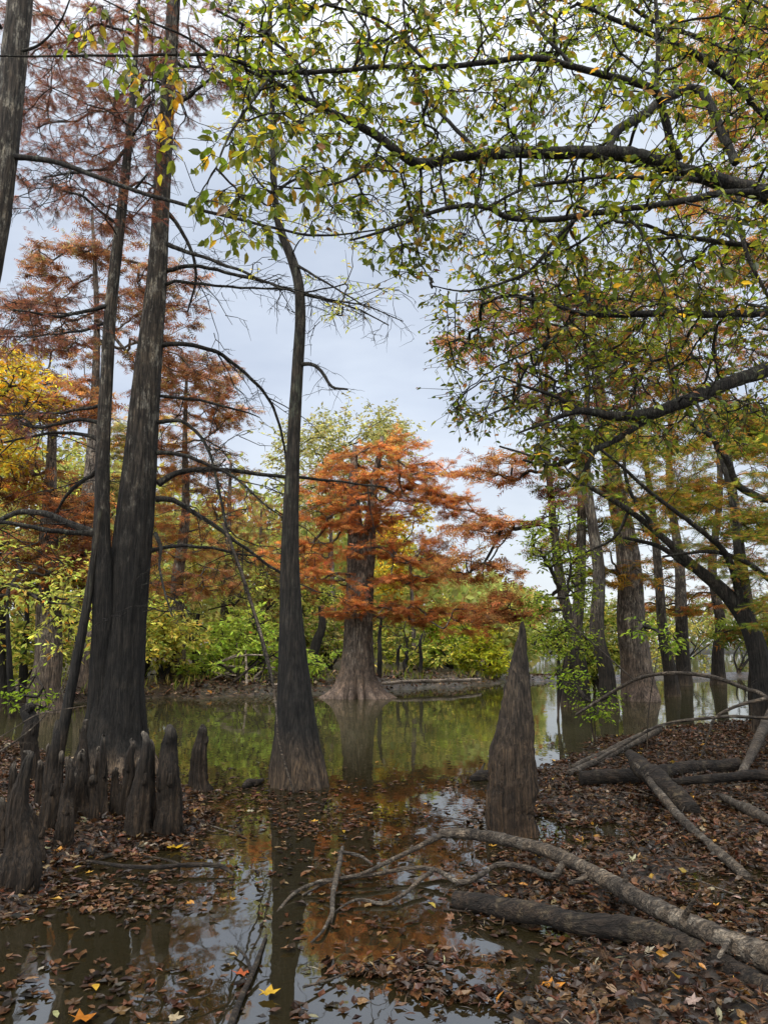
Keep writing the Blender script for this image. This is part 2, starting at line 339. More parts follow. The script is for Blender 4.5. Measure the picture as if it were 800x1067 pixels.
def mud_mat():
    m, nt, nd, lk = new_mat('leafy_mud')
    ge = N(nt, 'ShaderNodeNewGeometry')
    n1 = N(nt, 'ShaderNodeTexNoise', i_Scale=6.0, i_Detail=8.0, i_Roughness=.7); lk.new(ge.outputs['Position'], n1.inputs['Vector'])
    c = ramp(nt, n1.outputs['Fac'], [(.3, (.005, .004, .003)), (.55, (.013, .010, .007)), (.75, (.03, .022, .016))]).outputs[0]
    v = N(nt, 'ShaderNodeTexVoronoi', i_Scale=19.0, i_Randomness=1.0); lk.new(ge.outputs['Position'], v.inputs['Vector'])
    sp = N(nt, 'ShaderNodeSeparateColor'); lk.new(v.outputs['Color'], sp.inputs[0])
    lc = ramp(nt, sp.outputs[0], [(.2, (.02, .012, .008)), (.5, (.06, .036, .02)), (.8, (.1, .06, .036)), (.95, (.02, .012, .008))]).outputs[0]
    fm = ramp(nt, sp.outputs[1], [(.45, (0, 0, 0)), (.5, (1, 1, 1))]).outputs[0]
    c = mixc(nt, fm, c, lc)
    b = N(nt, 'ShaderNodeBsdfPrincipled'); lk.new(c, b.inputs['Base Color'])
    rr = ramp(nt, n1.outputs['Fac'], [(.35, (.15, .15, .15)), (.6, (.6, .6, .6))]); lk.new(rr.outputs[0], b.inputs['Roughness'])
    bp = N(nt, 'ShaderNodeBump', i_Strength=.7, i_Distance=.04); lk.new(n1.outputs['Fac'], bp.inputs['Height']); lk.new(bp.outputs[0], b.inputs['Normal'])
    o = N(nt, 'ShaderNodeOutputMaterial'); lk.new(b.outputs[0], o.inputs[0]); return m
M_WATER, M_MUD = water_mat(), mud_mat()

# ------------------------------------------------------------------ things
def tag(o, label=None, cat=None, group=None, kind=None):
    if label: o['label'] = label
    if cat: o['category'] = cat
    if group: o['group'] = group
    if kind: o['kind'] = kind
    return o
def thing(name, loc, label, cat, group=None):
    o = bpy.data.objects.new(name, None); o.location = tuple(map(float, loc)); o.empty_display_size = .2; COL.objects.link(o)
    return tag(o, label, cat, group)
def copy_thing(src, loc, rz, sc, label=None, group=None):
    r = src.copy(); COL.objects.link(r); r.location = tuple(map(float, loc)); r.rotation_euler = (0, 0, rz); r.scale = (sc[0], sc[0], sc[1])
    if label: r['label'] = label
    if group: r['group'] = group
    for ch in src.children:
        c = ch.copy(); COL.objects.link(c); c.parent = r
        for g in ch.children:
            d = g.copy(); COL.objects.link(d); d.parent = c
    return r

# ------------------------------------------------------------------ ground and water
def plan(poly): return np.array([G(x, y)[:2] for x, y in poly])
def sdist(poly, p):
    d = np.full(len(p), 1e9); n = len(poly)
    for i in range(n):
        a, b = poly[i], poly[(i + 1) % n]; ab = b - a
        t = np.clip(((p - a) @ ab) / (ab @ ab + 1e-12), 0, 1); d = np.minimum(d, np.linalg.norm(p - a - t[:, None] * ab, axis=1))
    return np.where(inside(poly, p[:, 0], p[:, 1]), d, -d)
BANK_R = np.vstack([plan([(1000, 762), (800, 752), (720, 760), (650, 772), (600, 796), (572, 820), (580, 850), (605, 885), (585, 915), (545, 950), (530, 985), (560, 1020), (575, 1067)]),
                    [[.85, 2.2], [1.2, 1.0], [9, 1.0]]])
BANK_L = np.vstack([plan([(0, 770), (60, 790), (150, 812), (205, 830), (212, 850), (196, 880), (140, 893), (90, 910), (40, 935), (0, 950)]), [[-7, 5.5], [-9, 9], [-8, 11]]])
def far_edge(x): return np.interp(x, [-60, -20, -10, -6, -3, 0, 2, 4, 5.5, 8, 12, 30], [17, 18, 20, 21.5, 23.2, 24.5, 27, 29, 31, 32, 33, 40]) + .5 * np.sin(x * 1.7) + .3 * np.sin(x * 4.1 + 1)
def ground_h(p):
    p = np.atleast_2d(p); x, y = p[:, 0], p[:, 1]
    base = np.interp(y, [5, 8, 11, 14], [-.10, -.13, -.4, -.8])
    bump = fbm(p, 3, .55, 4) * .05 + fbm(p, 5, 2.3, 3) * .018
    dr, dl = sdist(BANK_R, p), sdist(BANK_L, p)
    pr = np.where(dr > 0, .036, .16) * np.tanh(dr * .5) + bump * np.interp(y, [4, 8], [1.6, .9]); pl = np.where(dl > 0, .14, .3) * np.tanh(dl * 1.2) + bump
    df = y - far_edge(x)
    spit = np.interp(x, [3.5, 6], [0, 1])
    pf = .55 * np.tanh(df * .3) + bump * 2 + np.clip(df - 3, 0, 40) * .01
    pf = np.where(spit > 0, np.minimum(pf, (1 - spit) * 1.2 + spit * (.22 * np.tanh((3.2 - df) * .6)) + bump), pf)
    ps = .8 * np.tanh((y - 118 - 6 * np.sin(x * .03)) * .1)
    pside = .4 * np.tanh((-x - 11 - .25 * (y - 10)) * .4) + bump   # left shore outside the view
    h = np.max([base + bump * .5, pr, pl, pf, ps, pside], axis=0)
    return np.where(y < .5, np.maximum(h, .05 + bump), h)
def axis_lines(a, b, st, far, gr=1.12):
    c = list(np.arange(a, b, st)); s = st; v = c[-1]
    hi = []
    while v < far: s *= gr; v += s; hi.append(v)
    return c, hi
cx, hx = axis_lines(-7, 7, .07, 700); cy, hy = axis_lines(1, 15, .07, 700, 1.05)
X = np.array([-h for h in hx][::-1] + cx + hx); Y = np.array([-60, -20, -6, -2, 0] + cy + hy)
gx, gy = np.meshgrid(X, Y); pts = np.stack([gx.ravel(), gy.ravel()], 1)
z = ground_h(pts); nx, ny = len(X), len(Y)
i = (np.arange(ny - 1)[:, None] * nx + np.arange(nx - 1)[None]).ravel()
g = MB(); g.add(np.column_stack([pts, z]), np.stack([i, i + 1, i + nx + 1, i + nx], 1)); tag(g.build('ground', M_MUD), kind='structure')
w = MB(); w.add([(-700, -60, 0), (700, -60, 0), (700, 700, 0), (-700, 700, 0)], [[0, 1, 2, 3]]); tag(w.build('water', M_WATER), kind='structure')

def gz(x, y): return max(0.0, float(ground_h(np.array([[x, y]]))[0]))

# ------------------------------------------------------------------ trunks and knees
def fluted(seed, n, amp, hgt, z0=0.0, lump=0.0, n2=13):
    r = np.random.default_rng(seed); ph = r.uniform(0, 6.28, 5)
    def mod(th, pts):
        z = pts[:, 2:3] - z0; fl = (np.abs(np.sin(n * .5 * th + ph[0] + .6 * np.sin(th + ph[1]))) - .6) + .35 * np.sin(2 * th + ph[2])
        a = amp * np.exp(-np.clip(z, 0, 99) / hgt)
        e = np.stack([np.cos(th)[None] * np.ones_like(z), np.sin(th)[None] * np.ones_like(z), z * np.ones_like(th)[None]], -1).reshape(-1, 3)
        nz = fbm(e * np.array([1, 1, .7]), seed, .8, 3).reshape(len(pts), -1)
        rg = np.sin(n2 * th[None] + 1.5 * np.sin(z * 2.1 + 3 * np.sin(th)[None]) + nz * 2.5)
        return 1 + a * fl[None] + (.05 + lump) * nz + .03 * rg
    return mod
def trunk(mb, pts, rad, seed=0, flute=(9, .22, .8), sides=40, step=.09, z0=0.0, col=None, tip=None):
    p, r = smooth_path(pts, rad, step)
    return tube(mb, p, r, sides, fluted(seed, *flute, z0), .008, True, col, tip)
def limb(mb, pts, rad, sides=8, step=.1, wob=.012):
    p, r = smooth_path(pts, rad, step)
    w = fbm(p, int(rng.integers(1e6)), .8, 3); w2 = fbm(p, int(rng.integers(1e6)), .8, 3); e = np.minimum(1, np.arange(len(p)) / 4)
    p = p + np.stack([w * 0, w2, w], 1) * wob * e[:, None]
    return tube(mb, p, r, sides, None, .05)
def bare_twigs(mb, pts, rad, per_m, ln, r0=.004, flat=.6, down=.2, levels=2):
    """side twigs along a limb"""
    p, r = smooth_path(pts, rad, .05); seg = np.linalg.norm(np.diff(p, axis=0), axis=1).sum(); n = max(1, int(seg * per_m))
    k = rng.integers(len(p) // 6, len(p), n); t = unit(np.gradient(p, axis=0))[k]
    for lev in range(levels):
        n = len(k) if lev == 0 else len(st)
        if lev == 0: st = p[k]
        d = unit(t * rng.uniform(.2, 1, (n, 1)) + rng.normal(size=(n, 3)) * np.array([1, 1, flat]) - UP * down)
        L = rng.uniform(*ln, n)[:, None] * (.55 ** lev); e = st + d * L
        edge_tubes(mb, st, unit(d + rng.normal(size=(n, 3)) * .3), e, unit(d - UP * down), np.full(n, r0 * .7 ** lev), np.full(n, r0 * .35 * .7 ** lev), 5, 4)
        q = rng.uniform(.3, .95, (n, 2, 1)); st = (st[:, None] + (e - st)[:, None] * q).reshape(-1, 3); t = np.repeat(d, 2, 0)

RUST = [(.36, .145, .065), (.27, .11, .06), (.4, .21, .08), (.2, .115, .07)]
HOT = [(.40, .145, .055), (.27, .095, .045), (.46, .2, .07), (.2, .08, .05), (.36, .24, .07)]
BROWNRED = [(.2, .085, .06), (.15, .07, .058), (.27, .12, .07), (.13, .09, .065)]
PLUM = [(.16, .062, .05), (.12, .055, .05), (.22, .085, .05), (.12, .08, .065)]
GREEN = [(.15, .19, .03), (.10, .135, .024), (.22, .24, .04), (.08, .11, .025)]
YELG = [(.38, .40, .09), (.5, .47, .1), (.26, .3, .075), (.48, .36, .09)]
GOLD = [(.52, .32, .03), (.45, .22, .025), (.5, .42, .06), (.3, .3, .05)]
OLIVE = [(.24, .23, .09), (.32, .30, .12), (.18, .18, .07), (.28, .19, .08)]
OVERL = [(.11, .14, .015), (.165, .185, .02), (.07, .095, .015), (.25, .21, .022), (.40, .22, .025), (.17, .085, .035)]
OVERW = [5, 5, 4, 2.4, .6, .5]

# ---- big twin cypress on the left
base = G(118, 806); Yb = base[1]
big = thing('cypress_tree', (base[0], base[1], 0), 'big cypress with two fused trunks rising from the cluster of knees on the left bank', 'tree')
p1, r1 = PY([(119, 838, 112), (120, 805, 90), (120, 770, 67), (123, 715, 52), (128, 650, 46), (134, 600, 42), (140, 550, 38), (145, 500, 35), (149, 450, 31), (153, 400, 28), (159, 340, 23), (164, 290, 20), (168, 220, 17), (173, 130, 15), (179, 40, 14), (184, -60, 12), (190, -200, 9)], Yb)
m = MB(); trunk(m, p1, r1, 3, (11, .34, .5), 64, .06); m.build('trunk', M_TRUNK, big)
p2, r2 = PY([(104, 830, 34), (104, 760, 28), (106, 700, 25), (108, 650, 23), (107, 610, 21), (106, 570, 19), (107, 520, 15), (108, 460, 14), (111, 400, 13), (115, 330, 12), (121, 270, 11), (128, 210, 10), (134, 150, 8), (139, 90, 6), (143, 40, 4), (147, -40, 2.5)], Yb - .25)
m = MB(); p2 = p2 + np.array([-.03, .1, 0]) * np.clip(2.2 - p2[:, 2:3], 0, 1) ; trunk(m, p2, r2, 4, (7, .15, .5), 28); m.build('trunk', M_TRUNK, big)
p3, r3 = PY([(58, 810, 11), (68, 750, 11), (80, 690, 10), (90, 635, 9), (96, 595, 7), (101, 560, 6), (105, 530, 4)], Yb - .35)
m = MB(); trunk(m, p3, r3, 5, (5, .1, .4), 14); m.build('trunk', M_DARK, big)
BR = [  # right-hand branches, then left-hand ones
    [(158, 362, 6), (190, 359, 5), (215, 363, 4.5), (240, 375, 4), (265, 396, 3.5), (285, 425, 3), (296, 465, 2.5), (299, 492, 1.6)],
    [(165, 504, 8), (182, 496, 6), (215, 491, 5), (250, 491, 4.5), (300, 498, 3.5), (350, 502, 2.6), (405, 509, 1.5)],
    [(163, 520, 7), (190, 525, 5), (220, 543, 4.5), (250, 568, 3.5), (280, 590, 3), (313, 609, 1.6)],
    [(147, 579, 7), (165, 571, 4.5), (195, 569, 3.6), (230, 573, 3), (272, 583, 1.6)],
    [(165, 440, 5), (190, 439, 4), (208, 455, 3.4), (220, 480, 3), (230, 520, 3), (240, 565, 3), (258, 620, 2.6), (272, 665, 2.4), (283, 712, 1.6)],
    [(158, 412, 4), (200, 415, 3), (240, 424, 2.4), (271, 436, 1.2)],
    [(160, 472, 5), (195, 474, 4), (222, 486, 3), (255, 508, 2.4), (300, 541, 1.3)],
    [(172, 253, 5), (200, 264, 4), (240, 278, 3.2), (275, 292, 2.6), (300, 300, 1.5)],
    [(168, 282, 5), (210, 279, 4), (260, 290, 3.2), (310, 303, 2.6), (360, 320, 2), (405, 337, 1.2)],
    [(166, 298, 4), (215, 296, 3), (265, 300, 2.4), (300, 302, 1.5)],
    [(172, 218, 5), (188, 238, 4), (201, 265, 3.4), (204, 295, 2.8), (196, 325, 1.6)],
    [(177, 106, 6), (195, 101, 4.5), (207, 92, 3.5), (222, 78, 1.8)],
    [(162, 556, 5), (168, 572, 3.4), (166, 592, 2.6), (171, 615, 2), (180, 640, 1.4)],
    [(110, 556, 11), (95, 553, 8), (70, 545, 7), (45, 535, 6.5), (20, 535, 6), (-10, 548, 4)],
    [(108, 558, 8), (90, 556, 6), (55, 552, 5), (20, 548, 4.5), (-15, 546, 4)],
    [(108, 462, 5), (80, 452, 4), (45, 452, 3), (5, 460, 2)],
    [(110, 480, 6), (98, 494, 5), (84, 500, 4.5), (70, 513, 3.6), (60, 532, 2.4)],
    [(110, 442, 5), (85, 438, 4), (50, 446, 3.4), (15, 441, 2.6), (-10, 445, 2)],
    [(112, 420, 4), (80, 426, 3), (40, 433, 2.4), (0, 432, 1.6)],
    [(117, 318, 5), (90, 322, 4), (55, 328, 3), (15, 326, 2)],
    [(115, 336, 4), (85, 345, 3), (45, 350, 2), (0, 352, 1.6)],
    [(132, 155, 4), (110, 175, 3), (80, 180, 2.4), (45, 186, 1.5)],
    [(126, 235, 4), (105, 222, 3), (85, 205, 2.4), (62, 200, 1.5)],
    [(138, 110, 3), (165, 90, 2.4), (190, 70, 1.5)],
    [(129, 200, 3), (150, 190, 2.4), (168, 200, 1.5)],
    [(135, 150, 3), (150, 125, 2.2), (160, 105, 1.4)],
]
brnodes = []
for k, b in enumerate(BR):
    dy = rng.normal() * .05; n = len(b); s = rng.choice([-1, 1]) * rng.uniform(.3, 1.0)
    pts, rad = PY([(x, y, wd, Yb - (.25 if k > 12 else 0) + s * (j / (n - 1)) ** 1.2) for j, (x, y, wd) in enumerate(b)])
    m = MB(); limb(m, pts, rad, 8, .06, .04)
    bare_twigs(m, pts, rad, 6 if k < 13 else 8, (.15, .5), .005, .6, .25, 3); bare_twigs(m, pts, rad, 1.6, (.4, 1.1), .009, .5, .35, 3)
    m.build('branch', M_LIMB, big)
    if k > 12: brnodes.append(smooth_path(pts, rad, .1)[0])
# its thin rust crown
tops = np.concatenate([smooth_path(p2[8:], r2[8:], .1)[0]] + brnodes)
T = np.vstack([scatter([(55, 20), (100, 0), (175, 0), (175, 160), (160, 230), (110, 240), (60, 190), (30, 130)], 230, Yb - 1.3, Yb + 1.5),
               scatter([(0, -20), (60, -20), (60, 120), (20, 130)], 40, Yb - 1, Yb + 1.5), scatter([(150, 0), (260, 0), (250, 110), (180, 150)], 60, Yb + .6, Yb + 2),
               scatter([(20, 150), (70, 170), (75, 215), (20, 215)], 14, Yb - 1, Yb + 1),
               scatter([(0, 300), (110, 310), (105, 350), (0, 370)], 36, Yb - 1, Yb + 1),
               scatter([(-10, 420), (70, 430), (70, 450), (-10, 460)], 12, Yb - 1, Yb + 1)])
tw, lf = MB(), MB(); D = skeleton(tw, tops, T, .0035, .02, .25)
spray_cyp(tw, lf, T, D, 36, (.07, .13), .28, PLUM, [4, 3, 2, 1], SPRIG_V, SPRIG_F, 4, .35, .45)
tag(tw.build('twigs', M_TWIG, big), kind='stuff'); lf.build('crown', M_CYP, big, False)

# ---- cypress standing in the middle of the water
base = G(309, 818); Yc = base[1]
mid = thing('cypress_tree', (base[0], base[1], 0), 'slender dark cypress with swollen base standing alone in the middle of the shallow water', 'tree')
pc, rc = PY([(311, 838, 70), (311, 816, 62), (309, 795, 56), (308, 765, 46), (307, 730, 38), (305, 690, 30), (303, 640, 23), (302, 590, 19.5), (303, 540, 16.5), (305, 480, 14), (308, 420, 12.5), (311, 370, 11.5), (313, 330, 11), (311, 295, 10.5), (303, 267, 9.5), (294, 245, 8.5), (288, 220, 7.5), (285, 180, 6.5), (284, 120, 5.5), (282, 60, 5), (281, -20, 4), (280, -120, 3)], Yc)
m = MB(); trunk(m, pc, rc, 9, (10, .2, .4), 44); m.build('trunk', M_DARK, mid)
for b in ([(313, 380, 5), (325, 379, 4), (335, 387, 3.6), (346, 403, 3.2), (362, 406, 2)],
          [(306, 275, 3.5), (325, 285, 2.6), (350, 300, 2), (385, 322, 1.2)],
          [(286, 200, 3.5), (310, 185, 2.6), (345, 175, 1.6)],
          [(284, 130, 3.5), (262, 110, 2.6), (240, 95, 1.6)],
          [(312, 305, 3), (340, 312, 2.2), (380, 318, 1.6), (420, 335, 1)],
          [(287, 205, 3), (270, 190, 2.4), (255, 165, 1.5)]):
    s = rng.uniform(-.8, .3); n = len(b)
    pts, rad = PY([(x, y, wd, Yc + s * j / (n - 1)) for j, (x, y, wd) in enumerate(b)])
    m = MB(); limb(m, pts, rad, 7, .08); bare_twigs(m, pts, rad, 9, (.15, .45), .004, .6, .35); m.build('branch', M_LIMB, mid)
T = np.vstack([scatter([(240, 150), (340, 150), (390, 230), (400, 320), (340, 340), (280, 300), (245, 240)], 55, Yc - 1, Yc + 1),
               scatter([(230, 40), (350, 40), (340, 150), (235, 150)], 40, Yc - 1, Yc + 1)])
tw, lf = MB(), MB(); D = skeleton(tw, smooth_path(pc[11:], rc[11:], .15)[0], T, .003, .012)
spray_broad(tw, lf, T, D, 12, (.05, .085), .3, YELG + [(.2, .1, .05)], [3, 4, 2, 3, 1], OVAL_V, BROAD_F, 3, .2, .6)
tag(tw.build('twigs', M_TWIG, mid), kind='stuff'); lf.build('crown', M_LEAF, mid, False)
vine = MB(); pv, rv = PY([(232, 545, 2.5, Yc + .1), (250, 590, 3, Yc), (266, 640, 3, Yc - .1), (280, 690, 2.6, Yc - .25), (287, 730, 2, Yc - .35), (290, 770, 2, Yc - .42), (298, 800, 2.2, Yc - .5), (306, 826, 2, Yc - .55)]); limb(vine, pv, rv, 6)
tag(vine.build('vine', M_PALE, loc=pv[-1]), 'thin pale vine dangling to the water beside the lone middle cypress', 'vine')

# ---- trunk at the left edge
ed = thing('tree', (-5.2, 6.2, 0), 'leaning bare trunk cut off by the upper left edge of the picture', 'tree')
pe, re_ = PY([(-130, 720, 44), (-95, 600, 38), (-55, 450, 33), (-22, 320, 29), (-4, 230, 27), (8, 130, 26), (16, 50, 25), (24, -30, 24), (34, -160, 20)], 6.2)
m = MB(); trunk(m, pe, re_, 12, (5, .05, .6), 30); m.build('trunk', M_TRUNK, ed)
for b in ([(12, 163, 7), (35, 165, 6), (62, 170, 5.5), (100, 184, 5), (140, 198, 4.5), (190, 213, 4), (240, 226, 3.4), (290, 238, 3), (325, 245, 2.6), (365, 243, 2), (410, 238, 1.3)],
          [(15, 55, 3.5), (40, 48, 2.6), (62, 25, 2), (75, -5, 1.5)], [(2, 30, 4), (-10, 12, 3), (-30, 0, 2)],
          [(140, 198, 3), (150, 186, 2.4), (155, 180, 1.2)], [(75, 176, 2), (68, 186, 1.6), (58, 190, 1)]):
    n = len(b); pts, rad = PY([(x, y, wd, 6.2 - .8 * j / max(6, n)) for j, (x, y, wd) in enumerate(b)])
    m = MB(); limb(m, pts, rad, 8, .06); bare_twigs(m, pts, rad, 3.5, (.1, .35), .003); m.build('branch', M_LIMB, ed)

# ---- tree whose limbs hang in from the right
ov = thing('overhanging_tree', (5.0, 7.0, gz(5, 7)), 'tree leaning over the water from the right with long black limbs and green yellow leaves', 'tree')
pt = np.array([(5.0, 7, -.1), (5.0, 7, .5), (4.95, 6.95, 2), (4.85, 6.9, 4), (4.9, 6.8, 6), (4.7, 6.6, 8), (4.4, 6.4, 10)]); rt_ = np.array([.42, .33, .28, .25, .2, .14, .08])
m = MB(); trunk(m, pt, rt_, 20, (6, .1, .6), 24, .2); m.build('trunk', M_DARK, ov)
LM = [
    [(960, 290, 26, 6.8), (880, 240, 20, 6.6), (800, 206, 17, 6.4), (760, 193, 16, 6.3), (725, 181, 15, 6.2), (690, 168, 17, 6.1), (650, 160, 15, 6), (600, 158, 13, 5.9), (540, 157, 12, 5.8), (480, 162, 11, 5.7), (438, 171, 11, 5.6), (415, 158, 9.5, 5.5), (390, 140, 9, 5.5), (350, 121, 7.5, 5.4), (315, 102, 6, 5.3), (285, 84, 4.5, 5.2), (255, 70, 3, 5.1)],
    [(708, 166, 8, 6.2), (699, 148, 9, 6.1), (691, 118, 8.5, 6), (682, 94, 8, 5.9), (655, 84, 7.5, 5.8), (605, 71, 7, 5.7), (562, 61, 6.5, 5.6), (510, 62, 6, 5.5), (455, 70, 5.5, 5.4), (400, 71, 5, 5.3), (355, 75, 5, 5.2), (285, 77, 5, 5.1), (250, 66, 4.5, 5), (225, 59, 3.5, 4.9), (150, 60, 3, 4.8), (85, 58, 2.5, 4.8), (0, 61, 2, 4.7)],
    [(682, 94, 6, 5.9), (685, 60, 5, 5.9), (684, 20, 4.5, 5.9), (680, -30, 3.5, 5.9)],
    [(766, 170, 9, 6.4), (752, 140, 9, 6.5), (737, 105, 9, 6.6), (720, 93, 9, 6.7), (690, 105, 10, 6.6), (660, 126, 10, 6.4), (640, 140, 9, 6.2), (634, 158, 8, 6.05)],
    [(960, 240, 12, 7), (860, 170, 9, 6.9), (800, 125, 7, 6.8), (768, 92, 7, 6.7), (730, 60, 7, 6.6), (690, 42, 6, 6.5), (650, 25, 5, 6.4), (600, 5, 4, 6.3)],
    [(960, 260, 12, 6.6), (850, 205, 8, 6.2), (765, 201, 7, 5.9), (720, 208, 7, 5.8), (680, 215, 6.5, 5.7), (630, 223, 6, 5.6), (580, 228, 6, 5.5), (530, 227, 6, 5.4), (505, 217, 5, 5.3), (465, 217, 4.5, 5.2), (410, 235, 3.5, 5.1), (365, 250, 2, 5)],
    [(725, 187, 5, 6.1), (650, 184, 4.5, 5.8), (595, 189, 4, 5.6), (540, 200, 3.5, 5.5), (490, 226, 2, 5.4)],
    [(960, 330, 10, 7), (860, 278, 7, 6.9), (800, 260, 6, 6.8), (740, 251, 5, 6.7), (700, 245, 4.5, 6.6), (672, 234, 3, 6.5)],
    [(960, 350, 14, 6.8), (860, 330, 10, 6.7), (800, 326, 8.5, 6.6), (740, 328, 8, 6.5), (690, 327, 7.5, 6.4), (640, 328, 6.5, 6.3), (602, 326, 5.5, 6.2), (570, 315, 4, 6.1), (530, 308, 2.5, 6)],
    [(960, 330, 22, 6.5), (860, 360, 17, 6.2), (800, 385, 15, 6), (760, 400, 14, 5.9), (715, 417, 13, 5.8), (685, 428, 12, 5.8), (645, 432, 10, 5.7), (605, 429, 7, 5.6), (570, 440, 4, 5.6), (540, 452, 2, 5.5)],
    [(700, 424, 8, 5.8), (665, 443, 7, 5.8), (640, 460, 6.5, 5.75), (610, 472, 6, 5.7), (575, 485, 4.5, 5.7), (545, 480, 2.5, 5.6)],
    [(618, 470, 6, 5.7), (613, 482, 6, 5.7), (606, 497, 4, 5.7)],
    [(610, 430, 5, 5.6), (580, 415, 4, 5.6), (550, 405, 3, 5.5), (520, 392, 1.8, 5.5)],
    [(768, 203, 5, 6.2), (771, 235, 4.5, 6.1), (780, 270, 4.5, 6), (797, 303, 3.5, 5.9), (812, 325, 2, 5.8)],
    [(602, 326, 4, 6.2), (585, 345, 3.5, 6.1), (560, 365, 2.5, 6), (530, 378, 1.6, 6)],
    [(600, 228, 4, 5.6), (578, 250, 4, 5.6), (555, 278, 3.5, 5.6), (525, 293, 3, 5.5), (485, 305, 2, 5.4), (450, 300, 1.2, 5.4)],
    [(500, 160, 5, 5.7), (470, 130, 4, 5.9), (440, 95, 3.5, 6.1), (425, 50, 3, 6.2), (420, 0, 2.5, 6.3)],
    [(600, 72, 4, 5.7), (560, 30, 3.5, 5.9), (545, -10, 3, 6)],
    [(450, 72, 4, 5.4), (425, 45, 3.5, 5.4), (395, 22, 3, 5.4), (340, 5, 2.2, 5.3)],
    [(330, 110, 3.5, 5.4), (310, 65, 3, 5.4), (270, 35, 3, 5.3), (225, 10, 2.2, 5.2)],
    [(800, 60, 7, 8.5), (745, 45, 5, 8.4), (680, 20, 4, 8.2), (620, -20, 3, 8)],
    [(400, 145, 3.5, 5.5), (380, 175, 3, 5.4), (330, 195, 2.4, 5.2), (270, 190, 1.6, 5)],
    [(285, 78, 3.5, 5.1), (262, 105, 3, 4.9), (240, 140, 2.6, 4.7), (225, 175, 2, 4.5)],
    [(225, 60, 3, 4.9), (195, 40, 2.4, 4.8), (150, 20, 2, 4.7), (100, -5, 1.5, 4.6)],
    [(365, 75, 3, 5.2), (385, 40, 2.6, 5.2), (370, 10, 2.2, 5.2), (340, -20, 2, 5.2)],
]
ln_nodes = []
for b in LM:
    pts, rad = PY(b); m = MB(); limb(m, pts, rad, 12 if b[0][2] > 8 else 8, .05, .02); m.build('limb', M_LIMB, ov)
    ln_nodes.append(smooth_path(pts, rad, .08)[0])
nodes = np.concatenate(ln_nodes + [smooth_path(pt[3:], rt_[3:], .2)[0]])
T = np.vstack([
    scatter([(480, -40), (860, -40), (860, 335), (640, 335), (560, 315), (480, 300), (455, 180)], 1080, 4.9, 8.8),
    scatter([(230, -30), (480, -30), (455, 230), (400, 220), (330, 170), (240, 110)], 300, 4.6, 6.8),
    scatter([(340, 200), (455, 220), (465, 330), (430, 300), (350, 240)], 34, 5, 6),
    scatter([(545, 450), (640, 450), (620, 490), (560, 490)], 30, 5.4, 6)])
tw, lf = MB(), MB(); D = skeleton(tw, nodes, T, .0032, .015, .3, .05, 4, .15)
spray_broad(tw, lf, T[::2], D[::2], 13, (.05, .095), .22, OVERL, OVERW, BROAD_V, BROAD_F, 5, .3, .4); spray_broad(tw, lf, T[1::2], D[1::2], 12, (.03, .07), .2, OVERL, OVERW, OVAL_V, BROAD_F, 4, .3, .55)
T4 = scatter([(455, 310), (560, 300), (830, 320), (830, 435), (640, 470), (560, 450), (470, 430)], 430, 5.3, 8.4)
D4 = skeleton(tw, nodes, T4, .003, .014, .3, .05, 4, .15)
spray_broad(tw, lf, T4, D4, 12, (.035, .075), .28, OVERL + [(.2, .09, .04)], OVERW + [2], BROAD_V, BROAD_F, 4, .3, .4)
T2 = np.vstack([scatter([(175, 130), (330, 120), (345, 200), (300, 235), (250, 250), (190, 215)], 42, 4.1, 5), scatter([(70, -10), (240, -10), (215, 90), (150, 110), (90, 40)], 18, 4.3, 5)])
D2 = skeleton(tw, nodes, T2, .002, .008, .3, .2)
spray_broad(tw, lf, T2, D2, 9, (.07, .1), .22, OVERL, [4, 6, 2, 3, 1, .2], BROAD_V, BROAD_F, 3, .15, .7)
T3 = np.vstack([scatter([(140, 75), (200, 90), (190, 160), (150, 150)], 5, 4.5, 4.9)])
D3 = skeleton(tw, nodes, T3, .002, .008)
spray_broad(tw, lf, T3, D3, 8, (.07, .1), .16, GOLD, [4, 3, 2, 1], BROAD_V, BROAD_F, 3, .1, .7)
tag(tw.build('twigs', M_LIMB, ov), kind='stuff'); lf.build('crown', M_LEAF, ov, False)

